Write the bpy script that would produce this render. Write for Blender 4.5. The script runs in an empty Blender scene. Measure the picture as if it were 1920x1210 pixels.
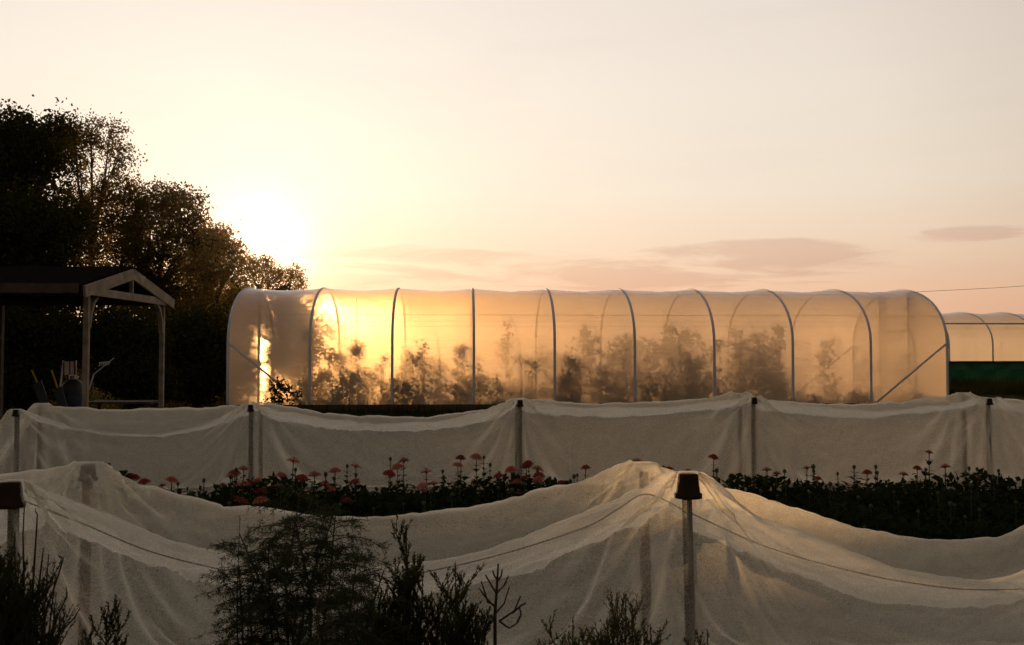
import bpy, math, random
import numpy as np
from mathutils import Vector, Matrix
R = math.radians
rng = np.random.default_rng(7)
random.seed(7)
S = bpy.context.scene
COL = S.collection

# ------------------------------------------------------------------ camera
EYE = 1.4; F = 1816.0; HOR = 668.0; YAW = R(3.15)
PITCH = math.atan((HOR - 605.0) / F)
cd = bpy.data.cameras.new('camera'); cam = bpy.data.objects.new('camera', cd); COL.objects.link(cam)
cam.location = (0, 0, EYE); cam.rotation_euler = (R(90) + PITCH, 0, -YAW)
cd.sensor_width = 36; cd.lens = 36 * F / 1920; cd.clip_end = 3000; cd.clip_start = 0.05
S.camera = cam
CM = cam.rotation_euler.to_matrix()
def ray(px, py):
    return CM @ Vector(((px - 960) / F, (605 - py) / F, -1))
def at(px, py, Y):                       # point on the world plane y = Y seen at a photo position
    d = ray(px, py); t = Y / d.y
    return Vector((d.x * t, Y, EYE + d.z * t))

# ------------------------------------------------------------------ world and sun
sd = ray(492, 458).normalized()          # direction towards the sun
SUN_EL = math.asin(sd.z); SUN_AZ = math.atan2(sd.x, sd.y)
W = bpy.data.worlds.new('World'); S.world = W; W.use_nodes = True
nt = W.node_tree; nt.nodes.clear()
class N:                                  # small node helper
    def __init__(s, nt): s.nt = nt
    def __call__(s, t, ins=None, **kw):
        n = s.nt.nodes.new(t)
        for k, v in kw.items(): setattr(n, k, v)
        for k, v in (ins or {}).items():
            if hasattr(v, 'links') or isinstance(v, bpy.types.NodeSocket): s.nt.links.new(v, n.inputs[k])
            else: n.inputs[k].default_value = v
        return n
    def math(s, op, a, b=0.0, c=0.0, clamp=False):
        n = s('ShaderNodeMath', {0: a, 1: b, 2: c}, operation=op, use_clamp=clamp); return n.outputs[0]
    def vmath(s, op, a, b=(0, 0, 0)):
        return s('ShaderNodeVectorMath', {0: a, 1: b}, operation=op)
    def ramp(s, fac, stops, interp='LINEAR'):
        n = s('ShaderNodeValToRGB', {0: fac}); n.color_ramp.interpolation = interp
        el = n.color_ramp.elements
        while len(el) > 1: el.remove(el[-1])
        for i, (p, c) in enumerate(stops):
            e = el[0] if i == 0 else el.new(p)
            e.position = p; e.color = tuple(c) + ((1,) if len(c) == 3 else ())
        return n.outputs[0]
    def mix(s, f, a, b, bt='MIX'):
        n = s('ShaderNodeMix', data_type='RGBA', blend_type=bt)
        for k, v in ((0, f), (6, a), (7, b)):
            if isinstance(v, bpy.types.NodeSocket): s.nt.links.new(v, n.inputs[k])
            else: n.inputs[k].default_value = v if k == 0 else (tuple(v) + (1,) if len(v) == 3 else v)
        return n.outputs[2]
def srgb(r, g, b):
    return tuple(((c / 255) / 12.92 if c < 10 else ((c / 255 + .055) / 1.055) ** 2.4) for c in (r, g, b))
n = N(nt)
D = n('ShaderNodeTexCoord').outputs['Generated']
D = n.vmath('NORMALIZE', D).outputs[0]
sep = n('ShaderNodeSeparateXYZ', {0: D}); dz = sep.outputs[2]
# elevation in units of 30 degrees (sin)
el = n.math('DIVIDE', dz, 0.5, clamp=True)
base = n.ramp(el, [(0, srgb(238, 184, 150)), (.10, srgb(240, 194, 162)), (.20, srgb(242, 213, 186)), (.33, srgb(243, 229, 211)),
                   (.52, srgb(242, 232, 219)), (.75, srgb(237, 227, 219)), (1.0, srgb(196, 190, 196))])
# darker and cooler high overhead
hi = n.ramp(n.math('MULTIPLY', n.math('SUBTRACT', dz, .42), 1.72, clamp=True), [(0, (1, 1, 1)), (.4, (.80, .79, .76)), (1, (.80, .80, .78))])
base = n.mix(1.0, base, hi, 'MULTIPLY')
west = n.vmath('DOT_PRODUCT', D, tuple(Vector((sd.x, sd.y, 0)).normalized())).outputs['Value']
wf = n.ramp(n.math('MULTIPLY_ADD', west, .5, .5), [(0, (.15, .145, .125)), (.45, (.42, .40, .36)), (.78, (.62, .56, .52)), (.90, (.92, .895, .87)), (.965, (.99, .975, .96)), (1, (1, 1, 1))])
base = n.mix(1.0, base, wf, 'MULTIPLY')
# clouds: long soft bands low in the west
mp = n.vmath('MULTIPLY', D, (1.0, 1.0, 7.0)).outputs[0]
c1 = n('ShaderNodeTexNoise', {'Vector': mp, 'Scale': 3.3, 'Detail': 7.0, 'Roughness': .52, 'Distortion': .25}).outputs[0]
az = n.math('ARCTAN2', sep.outputs[0], sep.outputs[1])
c2 = n('ShaderNodeTexNoise', {'Vector': n.vmath('MULTIPLY', D, (1.0, 1.0, 8.0)).outputs[0], 'Scale': 5.5, 'Detail': 9.0, 'Roughness': .6, 'Distortion': .5}).outputs[0]
def bank(px, py, hw, hh, amp):
    d = ray(px, py).normalized(); a0 = math.atan2(d.x, d.y)
    u = n.math('DIVIDE', n.math('SUBTRACT', az, a0), hw / F); v = n.math('DIVIDE', n.math('SUBTRACT', dz, d.z), hh / F)
    rr = n.math('ADD', n.math('MULTIPLY', u, u), n.math('MULTIPLY', v, v))
    val = n.math('MULTIPLY_ADD', n.math('SUBTRACT', c2, .5), 6.5, n.math('SUBTRACT', 1.2, n.math('POWER', rr, .8)))
    return n.math('MULTIPLY', n.ramp(val, [(0, (0, 0, 0)), (1.0, (1, 1, 1))], 'EASE'), amp)
cf_ = bank(1060, 506, 520, 40, .9)
for a_ in ((1370, 472, 190, 20, .9), (1810, 440, 90, 12, .8), (1230, 520, 260, 14, .7), (640, 520, 90, 22, .5), (2400, 470, 300, 26, .8)):
    cf_ = n.math('MAXIMUM', cf_, bank(*a_))
base = n.mix(n.math('MULTIPLY', cf_, .95), base, n.mix(1.0, base, (.83, .75, .76), 'MULTIPLY'))
wisp = n.ramp(c1, [(.50, (0, 0, 0)), (.66, (1, 1, 1))], 'EASE')
base = n.mix(n.math('MULTIPLY', wisp, .14), base, n.mix(1.0, base, (.86, .82, .86), 'MULTIPLY'))
# aureole round the sun
dt = n.vmath('DOT_PRODUCT', D, tuple(sd)).outputs['Value']
dt = n.math('MAXIMUM', dt, 0.0)
def glow(p, col, amp):
    return n.mix(1.0, (0, 0, 0), n('ShaderNodeVectorMath', {0: col, 3: n.math('MULTIPLY', n.math('POWER', dt, p), amp)}, operation='SCALE').outputs[0], 'ADD')
g = n.mix(1.0, glow(1500, (1.0, .84, .60), 1.0), glow(160, (1.0, .93, .80), .10), 'ADD')
g = n.mix(1.0, g, glow(22, (1.0, .96, .88), .035), 'ADD')
base = n.mix(1.0, base, g, 'ADD')
sky = n('ShaderNodeTexSky', sky_type='NISHITA', sun_disc=False, sun_elevation=SUN_EL, sun_rotation=SUN_AZ, dust_density=4.0)
b1 = n('ShaderNodeBackground', {0: base, 1: 1.0})
b2 = n('ShaderNodeBackground', {0: sky.outputs[0], 1: 0.006})
ad = n('ShaderNodeAddShader', {0: b1.outputs[0], 1: b2.outputs[0]})
n('ShaderNodeOutputWorld', {0: ad.outputs[0]})

ld = bpy.data.lights.new('sun', 'SUN'); sun = bpy.data.objects.new('sun', ld); COL.objects.link(sun)
ld.energy = 5.0; ld.angle = R(0.6); ld.color = (1.0, .56, .25)
sun.rotation_euler = (-sd).to_track_quat('-Z', 'Y').to_euler(); sun.location = (-10, 40, 20)
S.view_settings.view_transform = 'Standard'; S.view_settings.look = 'None'
S.view_settings.exposure = 0; S.view_settings.gamma = 1
S.cycles.use_denoising = True
S.cycles.max_bounces = 10; S.cycles.transparent_max_bounces = 24
S.cycles.transmission_bounces = 8; S.cycles.diffuse_bounces = 4
S.cycles.sample_clamp_indirect = 4.0; S.cycles.blur_glossy = 0.5

# ------------------------------------------------------------------ object helpers
def mesh_obj(name, V, Fc, mat, parent=None, smooth=False, loc=None):
    me = bpy.data.meshes.new(name)
    me.from_pydata([tuple(v) for v in V] if not isinstance(V, np.ndarray) else V.tolist(), [], Fc if isinstance(Fc, list) else Fc.tolist())
    me.materials.append(mat)
    if smooth: me.polygons.foreach_set('use_smooth', [True] * len(me.polygons))
    me.update()
    o = bpy.data.objects.new(name, me); COL.objects.link(o)
    if parent: o.parent = parent
    if loc is not None: o.location = loc
    return o
def tag(o, label, cat=None, group=None, kind=None):
    if label: o['label'] = label
    if cat: o['category'] = cat
    if group: o['group'] = group
    if kind: o['kind'] = kind
    return o
def thing(name, label, cat, loc=(0, 0, 0), group=None):
    o = bpy.data.objects.new(name, None); COL.objects.link(o); o.location = loc
    o.empty_display_size = .2
    return tag(o, label, cat, group)
class MB:
    def __init__(s): s.V = []; s.F = []
    def add(s, V, Fc):
        b = len(s.V); s.V += [tuple(v) for v in V]; s.F += [tuple(i + b for i in f) for f in Fc]; return s
    def box(s, lo, hi):
        x0, y0, z0 = lo; x1, y1, z1 = hi
        return s.add([(x0, y0, z0), (x1, y0, z0), (x1, y1, z0), (x0, y1, z0), (x0, y0, z1), (x1, y0, z1), (x1, y1, z1), (x0, y1, z1)],
                     [(0, 3, 2, 1), (4, 5, 6, 7), (0, 1, 5, 4), (1, 2, 6, 5), (2, 3, 7, 6), (3, 0, 4, 7)])
    def bar(s, a, b, w, h, up=(0, 0, 1)):       # rectangular bar between two points
        a = Vector(a); b = Vector(b); d = (b - a).normalized(); u = Vector(up)
        sx = d.cross(u); sx = sx.normalized() if sx.length > 1e-4 else Vector((1, 0, 0))
        uz = sx.cross(d).normalized()
        V = [p + sx * (i * w / 2) + uz * (j * h / 2) for p in (a, b) for i, j in ((-1, -1), (1, -1), (1, 1), (-1, 1))]
        return s.add(V, [(0, 1, 2, 3), (7, 6, 5, 4), (0, 4, 5, 1), (1, 5, 6, 2), (2, 6, 7, 3), (3, 7, 4, 0)])
    def tube(s, pts, rad, n=8, cap=True):
        pts = [Vector(p) for p in pts]; m = len(pts)
        if not isinstance(rad, (list, tuple)): rad = [rad] * m
        V = []; ref = Vector((0, 0, 1))
        d0 = (pts[1] - pts[0]).normalized()
        if abs(d0.dot(ref)) > .95: ref = Vector((1, 0, 0))
        u = d0.cross(ref).normalized()
        for i, p in enumerate(pts):
            d = (pts[min(i + 1, m - 1)] - pts[max(i - 1, 0)]).normalized()
            u = (u - d * u.dot(d)); u = u.normalized() if u.length > 1e-6 else d.orthogonal().normalized()
            v = d.cross(u)
            for k in range(n):
                a = 2 * math.pi * k / n
                V.append(p + (u * math.cos(a) + v * math.sin(a)) * rad[i])
        Fc = [(i * n + k, i * n + (k + 1) % n, (i + 1) * n + (k + 1) % n, (i + 1) * n + k) for i in range(m - 1) for k in range(n)]
        if cap: Fc += [tuple(range(n))[::-1], tuple((m - 1) * n + k for k in range(n))]
        return s.add(V, Fc)
    def lathe(s, prof, n=20, c=(0, 0, 0)):
        V = [(c[0] + r * math.cos(2 * math.pi * k / n), c[1] + r * math.sin(2 * math.pi * k / n), c[2] + z) for r, z in prof for k in range(n)]
        Fc = [(i * n + k, i * n + (k + 1) % n, (i + 1) * n + (k + 1) % n, (i + 1) * n + k) for i in range(len(prof) - 1) for k in range(n)]
        return s.add(V, Fc)
    def build(s, name, mat, parent=None, smooth=False, loc=None):
        return mesh_obj(name, s.V, s.F, mat, parent, smooth, loc)
def copy_tree(o, parent=None):
    c = o.copy(); COL.objects.link(c)
    if parent: c.parent = parent
    for ch in o.children: copy_tree(ch, c)
    return c

# ------------------------------------------------------------------ materials
def mat(name):
    m = bpy.data.materials.new(name); m.use_nodes = True; m.node_tree.nodes.clear()
    return m, N(m.node_tree)
def out(q, sh, disp=None):
    q('ShaderNodeOutputMaterial', {0: sh})
def simple(name, c1, c2, scale=8, rough=.7, bump=.2, detail=6, stretch=(1, 1, 1), metal=0.0):
    m, q = mat(name)
    tc = q('ShaderNodeTexCoord').outputs['Object']
    v = q.vmath('MULTIPLY', tc, stretch).outputs[0]
    t = q('ShaderNodeTexNoise', {'Vector': v, 'Scale': scale, 'Detail': float(detail), 'Roughness': .6}).outputs[0]
    c = q.ramp(t, [(.3, c1), (.7, c2)])
    b = q('ShaderNodeBump', {'Strength': bump, 'Distance': .02, 'Height': t}).outputs[0]
    p = q('ShaderNodeBsdfPrincipled', {'Base Color': c, 'Roughness': rough, 'Normal': b, 'Metallic': metal})
    p.inputs['Specular IOR Level'].default_value = .3
    out(q, p.outputs[0]); return m
def leafmat(name, c1, c2, tr=.4, tcol=None, scale=3.0):
    m, q = mat(name)
    tc = q('ShaderNodeTexCoord').outputs['Object']
    t = q('ShaderNodeTexNoise', {'Vector': tc, 'Scale': scale, 'Detail': 4.0}).outputs[0]
    c = q.ramp(t, [(.35, c1), (.65, c2)])
    d = q('ShaderNodeBsdfDiffuse', {0: c})
    tl = q('ShaderNodeBsdfTranslucent', {0: tcol + (1,) if tcol else c})
    mx = q('ShaderNodeMixShader', {0: tr, 1: d.outputs[0], 2: tl.outputs[0]})
    out(q, mx.outputs[0]); return m
M = {}
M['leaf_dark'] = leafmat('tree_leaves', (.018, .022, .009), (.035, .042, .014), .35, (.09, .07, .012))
M['leaf_mid'] = leafmat('lighter_tree_leaves', (.022, .026, .010), (.045, .048, .016), .45, (.17, .11, .02))  # same leaf, with part of the low sun's glow in its colour
M['leaf_sunny'] = leafmat('sun_glow_leaves', (.03, .03, .010), (.06, .05, .016), .6, (.42, .26, .04))  # same leaf again, orange backlight glow of the low sun put into its colour
M['bark'] = simple('bark', (.03, .022, .014), (.07, .05, .032), 9, .9, .6, stretch=(1, 1, .2))
M['plant_leaf'] = leafmat('zinnia_leaves', (.012, .019, .008), (.028, .038, .015), .25, (.03, .04, .01), 12)
M['stem'] = simple('stem_green', (.03, .045, .018), (.06, .07, .03), 20, .8, .1)
M['tunnel_leaf'] = leafmat('tunnel_plant_leaves', (.022, .03, .010), (.05, .06, .02), .25, (.08, .07, .012), 4)
M['fern'] = leafmat('feathery_foliage', (.028, .042, .018), (.062, .084, .038), .3, (.05, .06, .016), 14)
M['fern2'] = leafmat('needle_foliage', (.02, .030, .012), (.048, .060, .024), .3, (.05, .055, .014), 14)
M['twig'] = simple('twig_brown', (.035, .025, .015), (.06, .045, .028), 30, .9, .1)
M['wood_pale'] = simple('weathered_timber', (.15, .12, .085), (.34, .28, .21), 6, .75, .3, stretch=(1, 1, 1))
M['wood_dark'] = simple('dark_timber', (.05, .035, .022), (.10, .072, .045), 7, .8, .3)
M['post'] = simple('shade_dark_post', (.010, .008, .006), (.028, .02, .014), 14, .8, .4, stretch=(1, 1, .3))  # front posts: silhouette shade against the backlit net put into the base colour
M['post_pale'] = simple('light_pale_post', (.10, .075, .05), (.20, .15, .10), 14, .8, .4, stretch=(1, 1, .3))  # rear posts: same kind of post, paled for light scattered by the net
M['pot'] = simple('brown_plastic_pot', (.022, .014, .010), (.042, .026, .018), 10, .5, .05)
M['steel'] = simple('galvanised_tube', (.50, .52, .56), (.66, .68, .72), 14, .7, .1)
M['cord'] = simple('cord', (.03, .022, .016), (.06, .045, .03), 30, .8, .1)
M['felt'] = simple('roofing_felt', (.008, .007, .006), (.016, .014, .012), 12, 1.0, .1)
M['felt'].node_tree.nodes['Principled BSDF'].inputs['Specular IOR Level'].default_value = 0
M['green_sheet'] = simple('green_skirt_sheet', (.012, .10, .035), (.02, .17, .055), 3, .45, .2)
M['black'] = simple('black_plastic', (.012, .012, .012), (.025, .024, .022), 10, .5, .1)
M['pipe'] = simple('pale_pipe', (.5, .52, .55), (.72, .74, .76), 10, .4, .05)
M['red'] = simple('red_cloth', (.20, .03, .02), (.30, .05, .03), 10, .8, .1)
M['white'] = simple('pale_cloth', (.42, .36, .32), (.58, .52, .46), 10, .8, .1)
M['yellow'] = simple('yellow_paint', (.32, .20, .03), (.45, .30, .06), 10, .5, .1)
M['blue'] = simple('blue_grey_paint', (.03, .04, .08), (.05, .06, .11), 10, .5, .1)
def petalmat(name, c1, c2):
    m, q = mat(name)
    tc = q('ShaderNodeTexCoord').outputs['Object']
    t = q('ShaderNodeTexNoise', {'Vector': tc, 'Scale': 60.0, 'Detail': 2.0}).outputs[0]
    c = q.ramp(t, [(.35, c1), (.65, c2)])
    d = q('ShaderNodeBsdfDiffuse', {0: c}); tl = q('ShaderNodeBsdfTranslucent', {0: c})
    out(q, q('ShaderNodeMixShader', {0: .2, 1: d.outputs[0], 2: tl.outputs[0]}).outputs[0]); return m
M['petal'] = petalmat('coral_petals', (.38, .11, .075), (.50, .17, .12))
M['petal_red'] = petalmat('dark_red_petals', (.20, .04, .03), (.32, .075, .055))
M['petal_pink'] = petalmat('pink_petals', (.42, .15, .13), (.52, .22, .18))
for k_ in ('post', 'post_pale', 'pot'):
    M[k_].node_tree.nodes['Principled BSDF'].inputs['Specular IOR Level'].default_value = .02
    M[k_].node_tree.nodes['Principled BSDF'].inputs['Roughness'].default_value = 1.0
# ground
m, q = mat('ground_soil_and_grass')
tc = q('ShaderNodeTexCoord').outputs['Object']
t1 = q('ShaderNodeTexNoise', {'Vector': tc, 'Scale': .35, 'Detail': 8.0, 'Roughness': .65}).outputs[0]
t2 = q('ShaderNodeTexNoise', {'Vector': tc, 'Scale': 9.0, 'Detail': 8.0, 'Roughness': .7}).outputs[0]
c = q.mix(t2, q.ramp(t1, [(.4, (.020, .024, .011)), (.6, (.045, .034, .020))]), (.055, .05, .024))
b = q('ShaderNodeBump', {'Strength': .8, 'Distance': .06, 'Height': t2}).outputs[0]
p = q('ShaderNodeBsdfDiffuse', {0: c, 'Normal': b}); out(q, p.outputs[0]); M['ground'] = m
# netting: fine woven fleece, part see-through
def netmat(name, trans, seed):
    m, q = mat(name)
    tc = q('ShaderNodeTexCoord').outputs['Object']
    v = q.vmath('ADD', tc, (seed, 0, 0)).outputs[0]
    big = q('ShaderNodeTexNoise', {'Vector': v, 'Scale': 2.2, 'Detail': 4.0}).outputs[0]
    streak = q('ShaderNodeTexNoise', {'Vector': q.vmath('MULTIPLY', v, (1.6, 1.6, 3.2)).outputs[0], 'Scale': 3.4, 'Detail': 6.0, 'Roughness': .62, 'Distortion': .5}).outputs[0]
    w1 = q('ShaderNodeTexNoise', {'Vector': v, 'Scale': 190.0, 'Detail': 2.0, 'Roughness': .8}).outputs[0]
    w2 = q('ShaderNodeTexNoise', {'Vector': q.vmath('MULTIPLY', v, (1, 1, 1.7)).outputs[0], 'Scale': 75.0, 'Detail': 3.0, 'Roughness': .7}).outputs[0]
    c = q.mix(big, (.83, .80, .68), (.92, .90, .79))
    weave = q.math('ADD', w1, q.math('MULTIPLY', w2, .6))
    b = q('ShaderNodeBump', {'Strength': .55, 'Distance': .006, 'Height': weave}).outputs[0]
    b = q('ShaderNodeBump', {'Strength': .35, 'Distance': .02, 'Height': streak, 'Normal': b}).outputs[0]
    cr_ = q('ShaderNodeTexNoise', {'Vector': v, 'Scale': 48.0, 'Detail': 3.0, 'Distortion': .6}).outputs[0]
    b = q('ShaderNodeBump', {'Strength': .4, 'Distance': .006, 'Height': cr_, 'Normal': b}).outputs[0]
    d = q('ShaderNodeBsdfDiffuse', {0: c, 'Normal': b}); tl = q('ShaderNodeBsdfTranslucent', {0: c, 'Normal': b})
    sh = q('ShaderNodeMixShader', {0: .66, 1: d.outputs[0], 2: tl.outputs[0]})
    shn = q('ShaderNodeBsdfSheen', {'Color': (.50, .46, .40, 1), 'Roughness': .3, 'Normal': b})
    sh = q('ShaderNodeAddShader', {0: sh.outputs[0], 1: shn.outputs[0]})
    tp = q('ShaderNodeBsdfTransparent', {0: (1, 1, 1, 1)})
    # the mesh closes up when seen at a slant
    b3 = q('ShaderNodeBump', {'Strength': .35, 'Distance': .02, 'Height': streak}).outputs[0]
    lw = q('ShaderNodeLayerWeight', {0: .5, 'Normal': b3}).outputs['Facing']
    f = q.math('MULTIPLY', q.math('SUBTRACT', 1.0, lw), trans)
    f = q.math('ADD', f, q.math('MULTIPLY', q.math('SUBTRACT', w1, .5), .6), clamp=True)
    f = q.math('ADD', f, q.math('MULTIPLY', q.math('SUBTRACT', w2, .5), .3), clamp=True)
    mx = q('ShaderNodeMixShader', {0: f, 1: sh.outputs[0], 2: tp.outputs[0]})
    out(q, mx.outputs[0]); return m
M['net_front'] = netmat('insect_netting', .73, 0)
M['net_back'] = netmat('older_insect_netting', .70, 5.3)
# polythene film
def filmmat(name, tr=.17, wide=.32, col=(.96, .84, .73)):
    m, q = mat(name)
    tc = q('ShaderNodeTexCoord').outputs['Object']
    t = q('ShaderNodeTexNoise', {'Vector': q.vmath('MULTIPLY', tc, (.35, 1, 2.5)).outputs[0], 'Scale': 3.0, 'Detail': 6.0, 'Distortion': .5}).outputs[0]
    dirt = q('ShaderNodeTexNoise', {'Vector': q.vmath('MULTIPLY', tc, (1.6, 1, .5)).outputs[0], 'Scale': 1.6, 'Detail': 8.0, 'Roughness': .65}).outputs[0]
    fine = q('ShaderNodeTexNoise', {'Vector': tc, 'Scale': 30.0, 'Detail': 4.0}).outputs[0]
    b = q('ShaderNodeBump', {'Strength': .35, 'Distance': .04, 'Height': t}).outputs[0]
    c = q.mix(dirt, tuple(x * .86 for x in col), col)
    tl = q('ShaderNodeBsdfTranslucent', {0: c, 'Normal': b})
    d = q('ShaderNodeBsdfDiffuse', {0: c, 'Normal': b})
    bf = q('ShaderNodeNewGeometry').outputs['Backfacing']
    i1 = q.math('MULTIPLY_ADD', bf, 1 / 1.12 - 1.12, 1.12); i2 = q.math('MULTIPLY_ADD', bf, 1 / 1.28 - 1.28, 1.28)
    rf = q('ShaderNodeBsdfRefraction', {'Color': (.98, .85, .62, 1), 'Roughness': .85, 'IOR': i1, 'Normal': b})
    gl = q('ShaderNodeBsdfGlossy', {'Color': (.9, .9, .95, 1), 'Roughness': .35, 'Normal': b})
    tp = q('ShaderNodeBsdfTransparent', {0: (1, .97, .93, 1)})
    sc = q('ShaderNodeMixShader', {0: .22, 1: tl.outputs[0], 2: d.outputs[0]})
    f = q.math('MULTIPLY_ADD', fine, .14, .36)
    rw = q('ShaderNodeBsdfRefraction', {'Color': (.98, .84, .60, 1), 'Roughness': .85, 'IOR': i2, 'Normal': b})
    rf = q('ShaderNodeMixShader', {0: wide, 1: rf.outputs[0], 2: rw.outputs[0]})
    a = q('ShaderNodeMixShader', {0: f, 1: sc.outputs[0], 2: rf.outputs[0]})
    a = q('ShaderNodeMixShader', {0: tr, 1: a.outputs[0], 2: tp.outputs[0]})
    fc = q('ShaderNodeLayerWeight', {0: .5, 'Normal': b}).outputs['Facing']
    fr = q.math('MULTIPLY_ADD', q.math('POWER', fc, 5.0), .7, .035)
    a = q('ShaderNodeMixShader', {0: fr, 1: a.outputs[0], 2: gl.outputs[0]})
    out(q, a.outputs[0]); return m
M['film'] = filmmat('clouded_polythene_film')
M['film_far'] = filmmat('grey_polythene_film', .12, .3, (.86, .84, .80))

# ------------------------------------------------------------------ ground
gx = np.concatenate([[-1500, -300, -80], np.linspace(-24, 28, 105), [80, 300, 1500]])
gy = np.concatenate([[-300, -40], np.linspace(-4, 48, 105), [80, 300, 2000]])
GX, GY = np.meshgrid(gx, gy, indexing='ij')
GZ = .02 * np.sin(GX * 1.7 + np.sin(GY * 1.3)) * np.sin(GY * 2.1) - .03
V = np.stack([GX, GY, GZ], -1).reshape(-1, 3); nx, ny = GX.shape
I = np.arange(nx * ny).reshape(nx, ny)
Fc = np.stack([I[:-1, :-1], I[1:, :-1], I[1:, 1:], I[:-1, 1:]], -1).reshape(-1, 4)
tag(mesh_obj('ground', V, Fc, M['ground'], smooth=True), None, kind='structure')

# ------------------------------------------------------------------ leaves
def quads(C, size, aspect=.55, up=0.0, rg=None, droop=None):
    """rhombic leaf faces round the points C"""
    rg = rg or rng; k = len(C)
    d = rg.normal(size=(k, 3)); d[:, 2] += up; d /= np.linalg.norm(d, axis=1)[:, None] + 1e-9
    e = rg.normal(size=(k, 3)); e -= d * np.sum(d * e, 1)[:, None]; e /= np.linalg.norm(e, axis=1)[:, None] + 1e-9
    s = (size * rg.uniform(.6, 1.3, k))[:, None]
    V = np.stack([C - d * s * .5, C + e * s * aspect * .5, C + d * s * .5, C - e * s * aspect * .5], 1).reshape(-1, 3)
    Fc = np.arange(4 * k).reshape(-1, 4)
    return V, Fc
def foliage(name, C, size, mt, parent=None, aspect=.55, loc=(0, 0, 0)):
    V, Fc = quads(np.asarray(C), size, aspect)
    return mesh_obj(name, V - np.array(loc), Fc, mt, parent)
def clumps(blobs, ntw, nlf, spread, squash=.75, shell=.45):
    """twig centres inside ellipsoid blobs, leaves round each twig"""
    rs = np.array([b[3] for b in blobs]); pr = rs ** 2 / np.sum(rs ** 2)
    T = []
    for b, k in zip(blobs, rng.multinomial(ntw, pr)):
        d = rng.normal(size=(k, 3)); d /= np.linalg.norm(d, axis=1)[:, None]
        r = b[3] * (shell + (1 - shell) * rng.uniform(0, 1, k) ** .6)
        r *= 1 + .16 * np.sin(d[:, 0] * 7 + b[0]) * np.sin(d[:, 2] * 6 + b[2]) + rng.normal(0, .05, k)
        sq = b[4] if len(b) > 4 else squash
        T.append(np.array(b[:3]) + d * r[:, None] * np.array([1, 1, sq]))
    T = np.concatenate(T)
    L = np.repeat(T, nlf, 0) + rng.normal(0, spread, (len(T) * nlf, 3)) * np.repeat(rng.uniform(.5, 1.3, len(T)), nlf)[:, None]
    return T, L
def tree(name, label, cat, base, blobs, ntw, nlf, leaf, mt, spread=.22, r0=.25, group=None, twigs=70, shell=.4):
    base = Vector(base)
    t = thing(name, label, cat, base, group)
    T, L = clumps(blobs, ntw, nlf, spread, shell=shell)
    L = L[L[:, 2] > .05]
    foliage('crown', L, leaf, mt, t, .6, base)
    mb = MB()
    top = max(b[2] for b in blobs); cx = sum(b[0] for b in blobs) / len(blobs); cy = sum(b[1] for b in blobs) / len(blobs)
    th = top * .55
    trunk = [Vector((0, 0, -.1)), Vector((r0 * .3, 0, th * .35)), Vector(((cx - base.x) * .3, (cy - base.y) * .3, th * .7)), Vector(((cx - base.x) * .5, (cy - base.y) * .5, th))]
    mb.tube(trunk, [r0 * 1.25, r0 * .9, r0 * .75, r0 * .6], 9)
    fork = trunk[2]
    ends = []
    for b in blobs:
        e = Vector(b[:3]) - base
        s0 = trunk[3] if e.z > th else fork
        if e.z < th * .75: s0 = trunk[1].lerp(trunk[2], .6)
        mid = s0.lerp(e, .5) + Vector((random.uniform(-.3, .3), random.uniform(-.3, .3), .25))
        mb.tube([s0, mid, e], [r0 * .5, r0 * .3, r0 * .14], 6); ends.append((mid, e))
    idx = rng.choice(len(T), min(twigs, len(T)), replace=False)
    for i in idx:
        p = Vector(T[i]) - base
        mid, e = min(ends, key=lambda me: (me[1] - p).length)
        s0 = mid.lerp(e, random.random())
        m2 = s0.lerp(p, .55) + Vector((random.uniform(-.15, .15), random.uniform(-.15, .15), .12))
        mb.tube([s0, m2, p], [r0 * .12, r0 * .07, r0 * .03], 4, False)
    mb.build('trunk', M['bark'], t, True)
    return t
def blobs_px(lst, Y):      # (px, py, radius px, depth offset[, squash]) -> world blobs
    o = []
    for b in lst:
        y = Y + b[3]; p = at(b[0], b[1], y); r = b[2] * y / F
        o.append((p.x, p.y, p.z, r) + tuple(b[4:]))
    return o
def gnd(px, Y): p = at(px, HOR, Y); return (p.x, p.y, 0)

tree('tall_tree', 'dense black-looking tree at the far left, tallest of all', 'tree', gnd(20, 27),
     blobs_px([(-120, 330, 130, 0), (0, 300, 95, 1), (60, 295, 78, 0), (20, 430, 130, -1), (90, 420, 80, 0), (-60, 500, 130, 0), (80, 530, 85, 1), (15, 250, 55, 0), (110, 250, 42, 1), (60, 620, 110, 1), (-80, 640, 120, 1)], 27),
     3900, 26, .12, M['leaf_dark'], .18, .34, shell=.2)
tree('tall_tree', 'open leafy tree with sky showing through its branches, right of the tallest tree', 'tree', gnd(165, 33),
     blobs_px([(170, 250, 42, 0), (205, 255, 34, 1), (225, 295, 32, 0), (140, 262, 36, 0), (215, 350, 46, 0), (160, 375, 52, 1), (150, 310, 34, 1), (180, 440, 60, 0), (130, 470, 55, 0)], 33),
     520, 22, .10, M['leaf_mid'], .17, .12, twigs=190, shell=.35)
rng = np.random.default_rng(11)
tree('broad_tree', 'broad round-topped tree behind the shelter gable, speckled with low sun', 'tree', gnd(290, 32),
     blobs_px([(235, 400, 68, 0), (300, 380, 50, 1), (340, 390, 48, 0), (355, 440, 52, 0), (275, 450, 66, -1), (225, 500, 70, 0), (330, 510, 66, 0), (385, 460, 36, 0), (260, 560, 85, 1), (350, 580, 75, 0)], 32),
     2000, 23, .10, M['leaf_mid'], .16, .14, twigs=160, shell=.3)
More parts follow.
